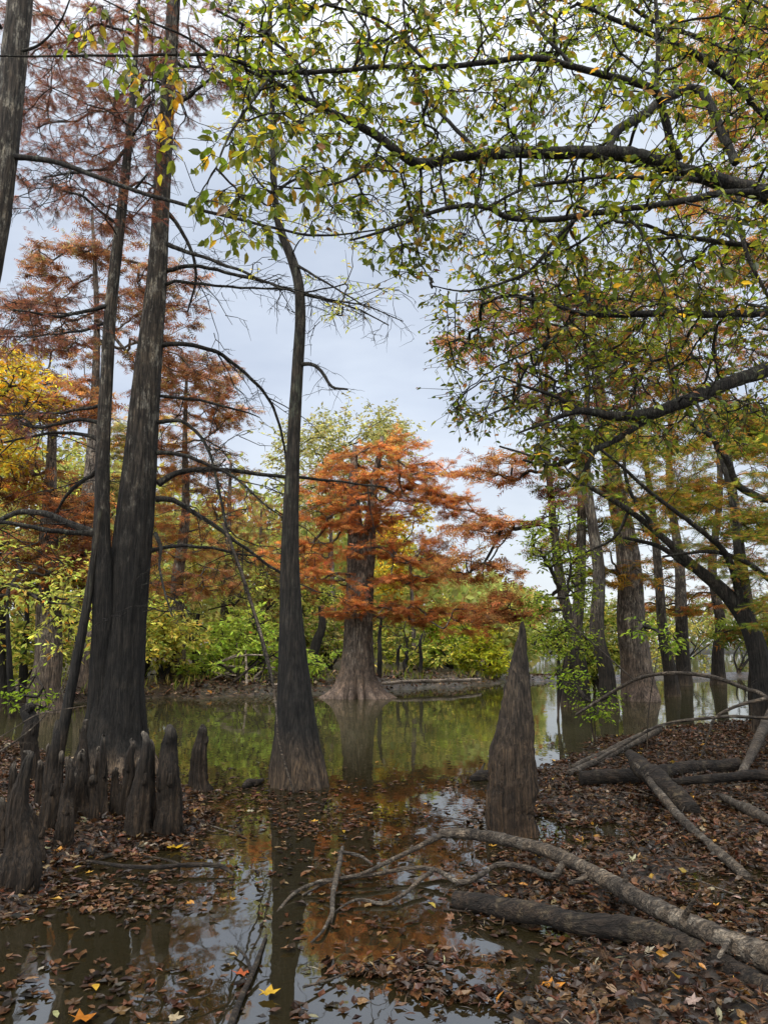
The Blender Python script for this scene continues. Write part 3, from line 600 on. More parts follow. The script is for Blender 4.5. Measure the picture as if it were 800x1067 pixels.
# ---- leaning tree at the right edge
lean_b = G(800, 765); Yl = lean_b[1]
ln = thing('leaning_tree', (lean_b[0], Yl, gz(*lean_b[:2])), 'dark tree at the right edge leaning left with fanned branches and feathery green foliage', 'tree')
pl_, rl_ = PY([(798, 800, 34), (798, 760, 28), (797, 725, 24), (789, 680, 21), (776, 645, 18), (752, 615, 14), (720, 588, 10), (690, 560, 7), (655, 532, 6), (610, 505, 5), (560, 478, 3), (520, 465, 2)], Yl)
m = MB(); trunk(m, pl_, rl_, 31, (6, .12, .4), 24, .07); m.build('trunk', M_DARK, ln)
nl = [smooth_path(pl_[4:], rl_[4:], .1)[0]]
for b in ([(770, 640, 11, 0), (745, 605, 9, .1), (715, 588, 7, .2), (685, 568, 5, .4), (650, 560, 3, .5)],
          [(774, 645, 9, 0), (765, 600, 8, -.2), (750, 570, 6, -.4), (720, 545, 5, -.6), (680, 515, 4, -.8), (640, 480, 3, -1), (600, 450, 2, -1.2)],
          [(790, 690, 10, 0), (772, 610, 9, .3), (765, 540, 7, .5), (755, 490, 6, .6), (735, 440, 4, .7), (715, 400, 2.5, .8)],
          [(800, 700, 9, .2), (830, 600, 9, .2), (815, 530, 9, .1), (790, 517, 8, 0), (768, 505, 7.5, -.1), (757, 480, 6.5, -.2), (740, 455, 5, -.3), (715, 440, 3, -.4)],
          [(830, 640, 8, 0), (800, 603, 6, -.1), (770, 582, 5, -.2), (735, 575, 4, -.4), (690, 580, 2.5, -.6)],
          [(690, 560, 5, 0), (660, 520, 4, -.2), (650, 480, 3.5, -.3), (660, 440, 2.5, -.4), (675, 400, 1.5, -.5)],
          [(655, 532, 4, 0), (640, 560, 3, .2), (610, 575, 2, .4)]):
    pts, rad = PY([(x, y, wd, Yl + s) for x, y, wd, s in b]); m = MB(); limb(m, pts, rad, 9, .07, .02); bare_twigs(m, pts, rad, 5, (.2, .6), .005); m.build('limb', M_LIMB, ln)
    nl.append(smooth_path(pts, rad, .1)[0])
T = np.vstack([scatter([(600, 440), (720, 420), (830, 450), (830, 640), (760, 600), (690, 555), (620, 520), (575, 480)], 210, Yl - 1.5, Yl + 1.6),
               scatter([(740, 580), (830, 560), (830, 690), (790, 660)], 28, Yl - 1.5, Yl + 1)])
tw, lf = MB(), MB(); D = skeleton(tw, np.concatenate(nl), T, .003, .014, .3, .05)
spray_cyp(tw, lf, T, D, 60, (.08, .16), .34, GREEN + [(.34, .15, .045), (.36, .25, .05)], [3, 3, 2, 2, 3, 2], SPRIG_V, SPRIG_F, 4, .12, .12)
tag(tw.build('twigs', M_TWIG, ln), kind='stuff'); lf.build('crown', M_CYP, ln, False)

# ---- tall pointed stump
sb = G(534, 868)
m = MB(); ps, rs = PY([(533, 884, 58), (534, 868, 51), (531, 845, 47), (535, 815, 48), (534, 785, 44), (538, 755, 36), (539, 725, 29), (541, 700, 21), (542, 680, 14), (544, 664, 9), (544, 655, 6), (544, 648, 3)], sb[1])
p_, r_ = smooth_path(ps, rs, .035); tube(m, p_, r_, 44, fluted(5, 8, .16, 1.0, 0, .09, 15), .03)
tag(m.build('cypress_stump', M_STUMP, loc=(sb[0], sb[1], 0)), 'tall pointed grey brown stump rising to a tip from the litter edged water', 'stump')

# ---- cypress knees
KN = [
    (178, 875, 178, 757, 31, 15, 'thick cypress knee with a black rounded tip, rightmost of the dense cluster'),
    (141, 878, 152, 762, 28, 8, 'tall pale ribbed cypress knee leaning right beside the black tipped knee'),
    (160, 874, 158, 771, 10, 5, 'very thin cypress knee squeezed against the black tipped thick knee'),
    (126, 862, 139, 770, 15, 8, 'slim cypress knee leaning right in front of the big twin trunk'),
    (207, 824, 210, 756, 23, 9, 'dark pointed cypress knee standing alone in water between the two main trunks'),
    (86, 866, 86, 782, 27, 9, 'stout grey knee with pale knob top below the middle of the twin trunk'),
    (66, 892, 72, 789, 22, 8, 'grey knee with a pale round knob, just right of the large leaning knee'),
    (57, 872, 64, 783, 15, 7, 'narrow knee behind the pale knobbed grey knee, left of the twin trunk'),
    (47, 880, 60, 750, 24, 7, 'tallest slanting knee of the left group, tip close to the thin leaning stem'),
    (18, 930, 27, 783, 46, 10, 'large furrowed knee in the front left corner with mottled pale top'),
    (37, 905, 31, 838, 26, 9, 'short knobbed knee touching the right side of the large front left knee'),
    (31, 828, 31, 734, 22, 13, 'dark blunt knee like a post under the bright green leafy sprig'),
    (88, 836, 89, 750, 18, 6, 'dark knee pressed to the left foot of the twin trunk'),
    (108, 864, 107, 765, 15, 6, 'dark thin knee standing in the middle of the twin trunk foot'),
    (98, 872, 97, 808, 12, 6, 'small knee low between the stout knob topped knee and the slim leaning ones'),
    (117, 860, 121, 800, 15, 6, 'short root like knee with pale scarred edge near the slim leaning knee'),
    (3, 900, 2, 832, 26, 9, 'stubby knee cut by the left edge behind the large furrowed knee'),
    (52, 858, 51, 775, 16, 6, 'dark knee crowded behind the tallest slanting knee of the left group'),
    (101, 850, 103, 778, 13, 5, 'thin dark knee touching the black foot of the twin trunk on its left'),
    (150, 862, 146, 790, 14, 6, 'knee almost hidden behind the tall pale ribbed one'),
    (74, 874, 79, 806, 13, 5, 'low knee filling the gap right of the pale round knobbed knee'),
    (12, 870, 15, 795, 18, 7, 'dim knee behind the large furrowed corner knee'),
    (134, 852, 131, 805, 12, 5, 'short knee between the slim leaning knee and the tall pale ribbed one'),
    (168, 866, 167, 800, 12, 6, 'stub filling the gap behind the thick black tipped knee'),
    (40, 860, 42, 792, 15, 6, 'narrow knee behind the short knobbed knee at the left'),
    (76, 850, 75, 790, 12, 5, 'little dark knee hidden between the pale knobbed and stout knees'),
]
for j, (bx, by, tx, ty, wb, wt, lab) in enumerate(KN):
    b = G(bx, by); Y = b[1]; ys = by - (by - ty) * np.array([-.1, 0, .15, .35, .6, .8, .93, .985, 1.0])
    ws = np.interp([-.1, 0, .15, .35, .6, .8, .93, .985, 1.0], [-.1, 0, .35, .7, .93, .985, 1], [wb * 1.05, wb * .9, wb * .68, wt + (wb - wt) * .22, wt * .85, wt * .6, wt * .2])
    xs = np.interp(ys, [ty, by], [tx, bx]); nz = rng.normal(size=9) * .055 * wb; ws = ws * np.exp(rng.normal(size=9) * .09)
    pts, rad = PY([(x + q, y, wd, Y + rng.normal() * .015) for x, y, wd, q in zip(xs, ys, ws, nz)])
    m = MB(); p_, r_ = smooth_path(pts, rad, .022); hf = (p_[:, 2] - p_[0, 2]) / (p_[-1, 2] - p_[0, 2]); wr = np.repeat(np.clip((hf - .9) * 9, 0, 1), 34); wr = np.clip(wr * rng.uniform(.1, .8) + 0.0, 0, 1)[:, None] * np.ones(3)
    n0 = len(m.v); tube(m, p_, r_, 34, fluted(40 + j, int(rng.integers(5, 10)), .34, .7, b[2], .1, 9), .03, col=0.0); m.c[n0] = wr
    for _ in range(int(rng.integers(1, 4))):           # knobs and side shoots
        k = int(len(p_) * rng.uniform(.4, .85)); d = unit(np.array([rng.normal(), -abs(rng.normal()), .6])); q0 = p_[k] + d * r_[k] * .6
        tube(m, *smooth_path([q0, q0 + d * r_[k] * .7, q0 + d * r_[k] * .9 + UP * r_[k] * .9], [r_[k] * .34, r_[k] * .3, r_[k] * .15], .02), 10, None, .06, col=0.0)
    tag(m.build('cypress_knee', M_KNEE, loc=(b[0], b[1], 0)), lab, 'cypress knee', 'cypress knees round the big twin trunk')

# ---- background trees
def cypress(name, label, base_px, Y, top_px, trunkw, pads, pal, wts, mat=M_TRUNKFAR, group=None, lean=0, dens=36, ln=(.14, .34), spr=.46, leader=None, flute=(10, .24, .7), ridge=None, bare=0):
    """pads: outlines (x0, y0, x1, y1, n) of the flat foliage layers; the trunk tapers to the top"""
    bx, by = base_px; b = P(bx, by, Y); b[2] = max(-.05, min(b[2], gz(b[0], Y)))
    t = thing(name, (b[0], Y, b[2]), label, 'tree', group)
    tp = P(top_px[0], top_px[1], Y); tp[1] = Y + rng.uniform(-.4, .4)
    H = tp[2] - b[2]; hs = np.array([-.03, 0, .03, .08, .16, .3, .5, .75, 1.0]); r0 = trunkw * .5 * mpp(b)
    pts = b + (tp - b) * hs[:, None]; pts[4:-1, :2] += rng.normal(size=(4, 2)) * H * .008
    rad = r0 * np.interp(hs * H, [-1, 0, .25, .7, 1.5, 3, H * .7 + 1, H + 2], [1.5, 1.4, 1.25, 1.12, 1.02, .88, .3, .06])
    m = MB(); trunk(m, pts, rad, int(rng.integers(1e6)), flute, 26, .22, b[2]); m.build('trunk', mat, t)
    nodes = smooth_path(pts[3:], rad[3:], .3)[0]
    T = []
    for (x0, y0, x1, y1, n) in pads:
        cxp, cyp, rx, ry = (x0 + x1) / 2, (y0 + y1) / 2, (x1 - x0) / 2, (y1 - y0) / 2
        a = rng.uniform(0, 6.283, n); q = np.sqrt(rng.uniform(0, 1, n)); dY = rng.uniform(-1, 1, n) * rx * mpp(b) * .8
        T += [P(cxp + rx * np.cos(u) * s, cyp + ry * np.sin(u) * s, Y + d) for u, s, d in zip(a, q, dY)]
    T = np.array(T)
    tw, lf = MB(), MB(); D = skeleton(tw, nodes, T, .009, .075, .25, -.05)
    spray_cyp(tw, lf, T, D, dens, ln, spr, pal, wts, FAR_V, FAR_F, 4, .2, .28)
    tag(tw.build('branches', M_TRUNKFAR if mat is M_TRUNKFAR else M_LIMB, t), kind='stuff'); lf.build('crown', M_CYP, t, False)
    return t
def broad(name, label, base_px, Y, stems, outline, n, pal, wts, group=None, ln=(.15, .27), spr=.46, dens=26, thick=.8, cat='tree', mat=M_DARK, sw=.05):
    bx, by = base_px; b = P(bx, by, Y); b[2] = gz(b[0], Y)
    t = thing(name, (b[0], Y, b[2]), label, cat, group)
    o = np.array(outline, float); c = o.mean(0); cz = P(c[0], c[1], Y); wid = (o[:, 0].max() - o[:, 0].min()) * mpp(b) * .5
    # clumps, so that the crown has lit and dark masses with gaps between
    C = scatter(outline, max(4, n // 9), Y - wid * thick, Y + wid * thick)
    T = C[rng.integers(len(C), size=n)] + rng.normal(size=(n, 3)) * wid * .17; T[:, 2] = np.maximum(T[:, 2], b[2] + .25)
    nodes = []
    m = MB()
    for k in range(stems):
        e = cz + np.array([rng.normal() * wid * .35, rng.normal() * wid * .3, rng.normal() * wid * .1]); mid_ = (b + e) / 2 + np.array([rng.normal(), rng.normal(), 0]) * wid * .1
        pts = np.array([b + [rng.normal() * sw, rng.normal() * sw, -.05], mid_, e]); rr = sw * rng.uniform(.8, 1.2)
        limb(m, pts, np.array([rr, rr * .7, rr * .3]), 8, .2, .04); nodes.append(smooth_path(pts, np.ones(3), .25)[0][2:])
    m.build('trunk' if stems == 1 else 'stems', mat, t)
    tw, lf = MB(), MB(); D = skeleton(tw, np.concatenate(nodes), T, .006, .04, .3)
    spray_broad(None, lf, T, D, dens, ln, spr, pal, wts, CARD_V, CARD_F, 4, .28, .25, (0, -.7, .8))
    tag(tw.build('branches', M_TWIG, t), kind='stuff'); lf.build('crown', M_FARLEAF, t, False)
    return t

# the rust-coloured cypress at the middle of the far bank
Yh = G(375, 727)[1]; hb = G(373, 727)
hero = thing('cypress_tree', (hb[0], Yh, 0), 'thick trunked rust orange cypress in layered foliage at the centre of the far bank', 'tree')
ph_, rh_ = PY([(372, 736, 70), (372, 727, 56), (372, 716, 44), (372, 700, 35), (373, 675, 31), (374, 640, 29), (375, 605, 28), (374, 575, 25), (371, 555, 17), (368, 530, 15), (368, 500, 10), (370, 465, 5)], Yh)
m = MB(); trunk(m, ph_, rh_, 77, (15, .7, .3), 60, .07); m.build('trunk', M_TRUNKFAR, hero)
pi_, ri_ = PY([(380, 600, 18), (383, 570, 17), (386, 545, 12), (389, 510, 9), (394, 480, 6), (398, 455, 4)], Yh - .1)
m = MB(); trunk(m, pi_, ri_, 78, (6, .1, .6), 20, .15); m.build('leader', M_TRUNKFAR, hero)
padsH = [(335, 628, 462, 646, 50), (425, 634, 525, 656, 36), (268, 570, 345, 590, 20), (305, 590, 352, 610, 16), (398, 594, 470, 610, 26), (396, 562, 462, 588, 34),
         (312, 526, 440, 550, 44), (320, 500, 460, 528, 56), (430, 512, 490, 528, 18), (455, 530, 520, 544, 14), (385, 480, 470, 500, 30), (325, 486, 400, 508, 28), (378, 458, 440, 474, 18), (352, 570, 406, 582, 12), (345, 540, 410, 556, 14), (345, 602, 398, 612, 9), (350, 470, 385, 490, 12), (300, 560, 350, 572, 10)]
T = []
for (x0, y0, x1, y1, n) in padsH:
    a = rng.uniform(0, 6.283, n); q = np.sqrt(rng.uniform(0, 1, n)); rx, ry = (x1 - x0) / 2, (y1 - y0) / 2
    T += [P((x0 + x1) / 2 + rx * np.cos(u) * s, (y0 + y1) / 2 + ry * np.sin(u) * s, Yh + d) for u, s, d in zip(a, q, rng.uniform(-1.5, 1.2, n))]
T = np.array(T); tw, lf = MB(), MB()
D = skeleton(tw, np.concatenate([smooth_path(ph_[4:], rh_[4:], .2)[0], smooth_path(pi_, ri_, .2)[0]]), T, .009, .06, .25, -.05)
spray_cyp(tw, lf, T, D, 50, (.12, .25), .42, HOT, [5, 2, 4, 1, 1], FAR_V, FAR_F, 4, .13, .12)
tag(tw.build('branches', M_TRUNKFAR, hero), kind='stuff'); lf.build('crown', M_CYP, hero, False)

MIXR = RUST + [(.2, .2, .05), (.12, .13, .04)]
cypress('cypress_tree', 'tall red brown cypress whose crown shows against the sky left of the twin trunk', (92, 705), 22, (98, 222), 20,
        [(70, 225, 150, 275, 20), (25, 245, 110, 300, 30), (100, 270, 220, 330, 44), (-10, 290, 70, 350, 30), (60, 320, 200, 370, 34), (0, 350, 100, 420, 40), (130, 360, 240, 420, 34)], BROWNRED + [(.3, .14, .07), (.24, .2, .09)], [3, 2, 3, 1, 2, 1])
cypress('cypress_tree', 'rust cypress with drooping layers seen just right of the big twin trunk', (185, 712), 25, (195, 372), 15,
        [(160, 372, 240, 410, 34), (150, 405, 260, 450, 46), (140, 455, 240, 500, 40), (165, 500, 250, 545, 26), (140, 545, 230, 585, 24), (150, 590, 250, 625, 30)], RUST + [(.2, .15, .06)], [3, 4, 2, 2, 2])
cypress('cypress_tree', 'dusty brown cypress thinly leaved in the gap left of the lone middle trunk', (235, 712), 30, (240, 478), 14,
        [(190, 480, 290, 520, 16), (200, 520, 320, 560, 18), (190, 560, 300, 600, 18), (270, 590, 340, 620, 10)], [(.2, .12, .07), (.17, .14, .06), (.26, .12, .05)], [2, 3, 2])
cypress('cypress_tree', 'cypress with brown flared trunk and rust boughs on the far left bank', (48, 722), 17.5, (58, 400), 26,
        [(-20, 400, 110, 440, 50), (-20, 470, 60, 520, 34), (20, 510, 110, 560, 40), (-20, 560, 95, 590, 34), (40, 590, 130, 620, 24), (-20, 605, 60, 625, 16), (90, 560, 150, 600, 18)], RUST + [(.14, .07, .04)], [3, 4, 2, 2, 2])
cypress('cypress_tree', 'pale grey trunked cypress behind the left edge with sparse olive needles', (150, 715), 27, (135, 440), 13,
        [(100, 440, 180, 480, 18), (90, 500, 170, 540, 20), (60, 560, 140, 600, 14)], OLIVE, [2, 2, 2, 1])
cypress('cypress_tree', 'feathery rust and gold cypress filling the gap behind the twin trunk', (120, 712), 28, (150, 420), 12,
        [(100, 430, 210, 470, 26), (90, 480, 220, 520, 30), (110, 540, 230, 580, 30), (60, 590, 220, 620, 30)], RUST + GOLD, [3, 2, 3, 1, 2, 1, 2, 2])
cypress('cypress_tree', 'small rust cypress low behind the drooping branches left of the lone middle trunk', (275, 712), 31, (272, 530), 9,
        [(240, 535, 310, 560, 18), (220, 570, 320, 595, 24), (210, 610, 330, 630, 24)], RUST + OLIVE, [3, 2, 3, 1, 2, 2, 1, 1])
broad('olive_tree', 'yellow green tree behind the left rust boughs, filling the left background', (60, 712), 27, 1, [(-40, 500), (30, 460), (110, 470), (150, 540), (140, 640), (-40, 640)], 230, YELG + OLIVE, [2, 2, 3, 1, 3, 3, 2, 1], ln=(.14, .24), spr=.5, sw=.12)
broad('maple_tree', 'yellow orange maple glowing at the left edge above the rust boughs', (-15, 715), 16, 1, [(-60, 370), (20, 378), (55, 420), (52, 480), (0, 520), (-60, 500)], 120, GOLD + [(.4, .36, .06)], [5, 2, 4, 1, 3], ln=(.1, .17), sw=.1)
broad('maple_tree', 'green yellow young maple low at the left edge behind the knees', (15, 725), 16, 1, [(-40, 560), (40, 555), (110, 600), (110, 650), (40, 680), (-40, 680)], 130, YELG + [(.3, .13, .03)], [4, 2, 3, 1, .6], ln=(.1, .16), sw=.07)
broad('pale_tree', 'tall pale olive tree rising behind the rust orange cypress', (345, 712), 36, 1, [(315, 436), (360, 424), (412, 446), (412, 520), (340, 540), (285, 530), (282, 470)], 560, OLIVE + [(.4, .38, .16)], [3, 4, 1, .5, 3], ln=(.16, .26), spr=.6, sw=.16, mat=M_TRUNKFAR)
broad('maple_tree', 'golden yellow tree glowing behind the right half of the rust cypress', (430, 710), 31, 1, [(395, 520), (440, 530), (455, 580), (440, 620), (395, 610)], 150, GOLD, [3, 1, 4, 3], ln=(.14, .22), spr=.5, sw=.12, mat=M_TRUNKFAR)
broad('olive_tree', 'loose yellow green tree between twin trunk and lone middle trunk on the far bank', (215, 712), 29, 2, [(150, 610), (190, 560), (260, 550), (330, 570), (345, 640), (250, 660), (160, 660)], 210, YELG + OLIVE, [3, 2, 3, 1, 2, 2, 2, 1], ln=(.13, .22), spr=.5, sw=.09)
broad('olive_tree', 'wispy grey brown tree far behind between the rust cypress and the pointed stump', (480, 705), 46, 2, [(440, 600), (455, 560), (490, 545), (530, 560), (535, 610), (490, 625)], 90, [(.22, .16, .1), (.2, .17, .09), (.15, .12, .08)], [1, 1, 1], ln=(.16, .28), spr=.6, dens=10, sw=.1)
# bank shrubs
SH = [
    (250, 26, [(205, 672), (240, 655), (290, 655), (325, 690), (320, 712), (210, 712)], 190, [(.29, .38, .06), (.38, .44, .08), (.2, .27, .05)], 'bright lime green shrub on the far bank beside the brush pile'),
    (172, 24.5, [(130, 650), (170, 640), (215, 665), (215, 705), (140, 708)], 120, YELG, 'yellow green thicket on the far bank right of the twin trunk'),
    (300, 32, [(255, 620), (300, 600), (350, 620), (350, 690), (260, 690)], 150, GREEN + YELG, 'taller dull green thicket on the far bank behind the lone middle trunk'),
    (345, 29, [(318, 650), (345, 635), (365, 660), (360, 700), (320, 700)], 70, OLIVE + GREEN, 'olive bush tucked left of the rust cypress trunk'),
    (425, 31, [(388, 650), (420, 630), (470, 640), (475, 690), (400, 695)], 150, GREEN + YELG, 'dark green bush right of the rust cypress trunk'),
    (470, 32, [(435, 665), (460, 645), (495, 660), (495, 700), (440, 702)], 110, [(.2, .25, .03), (.26, .3, .03), (.12, .17, .02)], 'bright green bush on the far bank left of the lemon yellow one'),
    (505, 31, [(475, 675), (500, 660), (530, 670), (530, 703), (480, 705)], 110, [(.3, .31, .03), (.37, .34, .03), (.2, .24, .03)], 'lemon yellow bush at the water edge left of the pointed stump'),
    (490, 38, [(440, 640), (470, 622), (530, 625), (560, 645), (540, 690), (450, 690)], 130, YELG + OLIVE, 'yellowish brush farther back between rust cypress and pointed stump'),
    (625, 24, [(575, 650), (610, 630), (650, 645), (655, 690), (580, 700)], 110, GREEN + YELG, 'green bush behind the feet of the slim right trunks'),
    (700, 38, [(660, 650), (700, 635), (760, 650), (760, 695), (665, 698)], 120, YELG + OLIVE, 'yellowish bush on the low spit behind the cone footed cypress'),
    (770, 36, [(740, 640), (780, 630), (830, 640), (830, 695), (750, 695)], 110, GREEN + OLIVE, 'green bush far behind the leaning tree at the right'),
    (15, 19, [(-40, 650), (30, 640), (70, 670), (60, 720), (-40, 720)], 110, GREEN + YELG, 'dim green thicket behind the dark post like knee'),
    (100, 24, [(60, 640), (100, 630), (140, 650), (140, 705), (60, 705)], 110, GREEN + OLIVE, 'dull green thicket seen between the thin stem and the twin trunk'),
]
for k, (px, Y, outl, n, pal, lab) in enumerate(SH):
    broad('shrub', lab, (px, 715), Y, 5, outl, n, pal, [1] * len(pal), 'shrubs along the far bank', (.12, .23), .4, 28, .9, 'shrub')
broad('sapling', 'leafy bright green sapling right behind the pointed stump', (580, 752), 15.5, 3, [(552, 540), (590, 520), (612, 580), (605, 650), (620, 700), (560, 710), (548, 620)], 260, GREEN + [(.2, .26, .03)], [3, 2, 3, 1, 4], None, (.06, .11), .26, 14, .9, 'sapling', sw=.02)
broad('shrub', 'small lime leaved shrub growing at the litter edge beside the right trunks', (620, 775), 12.4, 4, [(590, 700), (622, 690), (650, 715), (645, 765), (600, 770)], 60, [(.2, .27, .03), (.12, .18, .02)], [1, 1], None, (.05, .09), .2, 10, .9, 'shrub', sw=.012)
broad('sapling', 'thin sapling with pale green horizontal leaf sprays before the right trunks', (672, 790), 11, 1, [(628, 655), (660, 645), (705, 652), (705, 668), (640, 672)], 26, [(.22, .3, .04), (.16, .22, .03)], [1, 1], None, (.06, .1), .18, 10, .9, 'sapling', sw=.008)
broad('sapling', 'bright green sprig above the dark post like knee at the left edge', (38, 770), 9.6, 1, [(5, 712), (30, 700), (68, 708), (64, 728), (10, 734)], 24, [(.2, .28, .03), (.13, .19, .02)], [1, 1], None, (.05, .09), .14, 10, .7, 'sapling', sw=.008)

# right-hand cypresses
GR = GREEN + [(.28, .12, .03), (.2, .1, .04)]
RT = [
    ((592, 738), 19, (573, 330), 12, [(480, 475, 560, 505, 22), (470, 540, 570, 562, 20), (455, 578, 545, 602, 20), (495, 624, 565, 646, 24), (470, 330, 600, 380, 34)], RUST + [(.36, .2, .08)], [4, 2, 4, 1, 2], 'slim cypress with rust boughs reaching left, leftmost of the right trunks'),
    ((606, 735), 18.5, (586, 300), 13, [(500, 300, 640, 340, 36), (540, 400, 660, 440, 30), (560, 500, 640, 530, 22)], BROWNRED + GREEN[:2], [3, 2, 3, 2, 1, 1], 'slim dark cypress second from left among the right trunks'),
    ((634, 738), 18, (600, 280), 15, [(560, 330, 700, 380, 36), (590, 440, 700, 470, 28), (600, 540, 690, 560, 18)], GR, [3, 3, 2, 1, 3, 2], 'straight cypress with dark foot leaning left of the broad buttressed one'),
    ((667, 728), 21, (612, 260), 30, [(560, 270, 720, 330, 50), (620, 360, 760, 410, 50), (640, 490, 760, 530, 44), (600, 590, 680, 610, 16), (560, 560, 640, 585, 22)], [(.3, .15, .03), (.22, .1, .03), (.11, .13, .025), (.35, .2, .03)], [3, 2, 3, 2], 'broad buttressed cypress with split trunk among the right trunks'),
    ((700, 722), 22.5, (655, 330), 11, [(600, 340, 720, 380, 30), (640, 450, 720, 480, 20)], [(.3, .15, .03), (.22, .1, .03), (.11, .13, .025)], [3, 2, 3], 'dark trunk touching the right side of the broad buttressed cypress'),
    ((712, 713), 28, (690, 300), 13, [(640, 300, 780, 350, 44), (660, 400, 780, 440, 40), (640, 500, 740, 540, 34), (650, 580, 740, 610, 26), (640, 625, 720, 650, 26)], [(.32, .15, .03), (.11, .14, .03), (.3, .1, .03)], [2, 2, 2], 'cone footed cypress standing in the pond right of the broad one'),
    ((748, 712), 29, (742, 330), 11, [(690, 340, 830, 390, 44), (700, 440, 830, 480, 40), (715, 560, 800, 590, 24), (690, 612, 790, 640, 36), (700, 500, 800, 530, 26)], [(.32, .12, .03), (.22, .09, .03), (.12, .14, .03)], [3, 2, 2], 'cypress with low rust boughs between cone footed and leaning trees'),
    ((792, 745), 16, (752, 380), 15, [(730, 430, 830, 470, 34), (740, 530, 830, 560, 28), (750, 650, 830, 670, 22)], GR, [3, 3, 2, 1, 2, 1], 'straight dark trunk behind the leaning tree at the right edge'),
    ((860, 735), 20, (840, -60), 30, [(700, -60, 900, 20, 70), (690, 20, 860, 80, 70), (720, 90, 880, 150, 60), (700, 180, 860, 230, 44), (720, 430, 860, 480, 50), (740, 250, 860, 300, 40)], [(.42, .2, .05), (.3, .13, .045), (.4, .28, .06)], [3, 2, 2], 'tall rust cypress outside the right edge, its boughs reaching in high up'),
]
for bp, Y, tp, w_, pads, pal, wts, lab in RT:
    cypress('cypress_tree', lab, bp, Y, tp, w_, pads, pal, wts, M_TRUNKFAR if 'broad b' in lab and 'touching' not in lab and w_ == 30 else M_POND, 'cypresses standing in the pond on the right', flute=(9, .26, .9))

# bare dark stems of the far bank
STEM = [(122, 700, 150, 590, 9, 21), (95, 712, 128, 620, 7, 22), (205, 708, 207, 640, 8, 26), (150, 700, 176, 640, 5, 25), (333, 708, 334, 632, 11, 27), (412, 706, 418, 672, 4, 29), (425, 706, 422, 680, 5, 29), (437, 706, 440, 660, 4, 29),
        (475, 690, 477, 602, 4, 50), (485, 690, 486, 604, 4, 50), (5, 720, -5, 560, 10, 18), (25, 722, 28, 620, 7, 19), (70, 715, 88, 640, 6, 21), (395, 705, 398, 640, 5, 27), (270, 706, 262, 640, 5, 27)]
for (x0, y0, x1, y1, wd, Y) in STEM:
    b = P(x0, y0, Y); b[2] = gz(b[0], Y) - .05; e = P(x1, y1, Y)
    m = MB(); pts = np.array([b, b + (e - b) * .35 + rng.normal(size=3) * .08, b + (e - b) * .7 + rng.normal(size=3) * .08, e]); rad = np.array([1.2, 1, .8, .5]) * wd * .5 * mpp(b)
    limb(m, pts, rad, 10, .15, .03)
    o = thing('bare_tree', b + [0, 0, .05], 'bare dark young stem among the thickets of the far bank', 'tree', 'bare stems on the far bank'); m.build('trunk', M_DARK, o)
    m = MB(); bare_twigs(m, pts[1:], rad[1:], 5, (.3, 1.2), .012, .9, -.3); m.build('branches', M_TWIG, o)

# brush pile across the water
bb = G(240, 722); bpz = thing('brush_pile', (bb[0], bb[1] + .6, gz(bb[0], bb[1] + .6)), 'grey tangle of dead sticks and roots piled at the far water edge', 'brush pile')
for k in range(70):
    a = rng.normal() * 1.0; cxp = bb[0] + a; hgt = 1.1 * math.exp(-(a / .8) ** 2) * rng.uniform(.2, 1); yy = bb[1] + .4 + rng.uniform(-.4, .8)
    d = unit(np.array([rng.normal(), rng.normal() * .4, rng.normal() * .35 - .25 * np.sign(a) * 0])); L = rng.uniform(.6, 1.9); c = np.array([cxp, yy, max(.06, hgt)])
    pts = np.array([c - d * L / 2, c + rng.normal(size=3) * .06, c + d * L / 2]); pts[:, 2] = np.maximum(pts[:, 2], .03); rr = rng.uniform(.02, .055)
    m = MB(); limb(m, pts, np.array([rr, rr, rr * .5]), 6, .15, .02); m.build('stick', M_DRIFT if rng.random() < .65 else M_LOG, bpz)

# ---- logs and branches lying about
def lying(name, label, cat, lst, mat, z=None, sides=16, group=None, forks=(), twigs=0, wob=.015):
    pts, rad = PZ(lst, z); o0 = pts[len(pts) // 2]; b = (o0[0], o0[1], gz(o0[0], o0[1]))
    m = MB(); p_, r_ = smooth_path(pts, rad, .03); w_ = np.stack([fbm(p_, int(rng.integers(1e6)), .7, 3) for _ in range(3)], 1) * wob * np.array([.5, .5, 1]); p_ = p_ + w_
    r_ = r_ * (1 + .16 * fbm(p_, int(rng.integers(1e6)), 1.6, 4)); tube(m, p_, r_, sides, None, .05)
    if not forks and not twigs:
        return tag(m.build(name, mat, loc=b), label, cat, group)
    t = thing(name, b, label, cat, group); m.build('stem', mat, t)
    for f in forks:
        fp, fr_ = PZ(f, z); m = MB(); limb(m, fp, fr_, 8, .03, .012); m.build('fork', mat, t)
    if twigs:
        m = MB(); bare_twigs(m, pts, rad, twigs, (.08, .3), .003, .4, 0); tag(m.build('twigs', mat, t), kind='stuff')
    return t
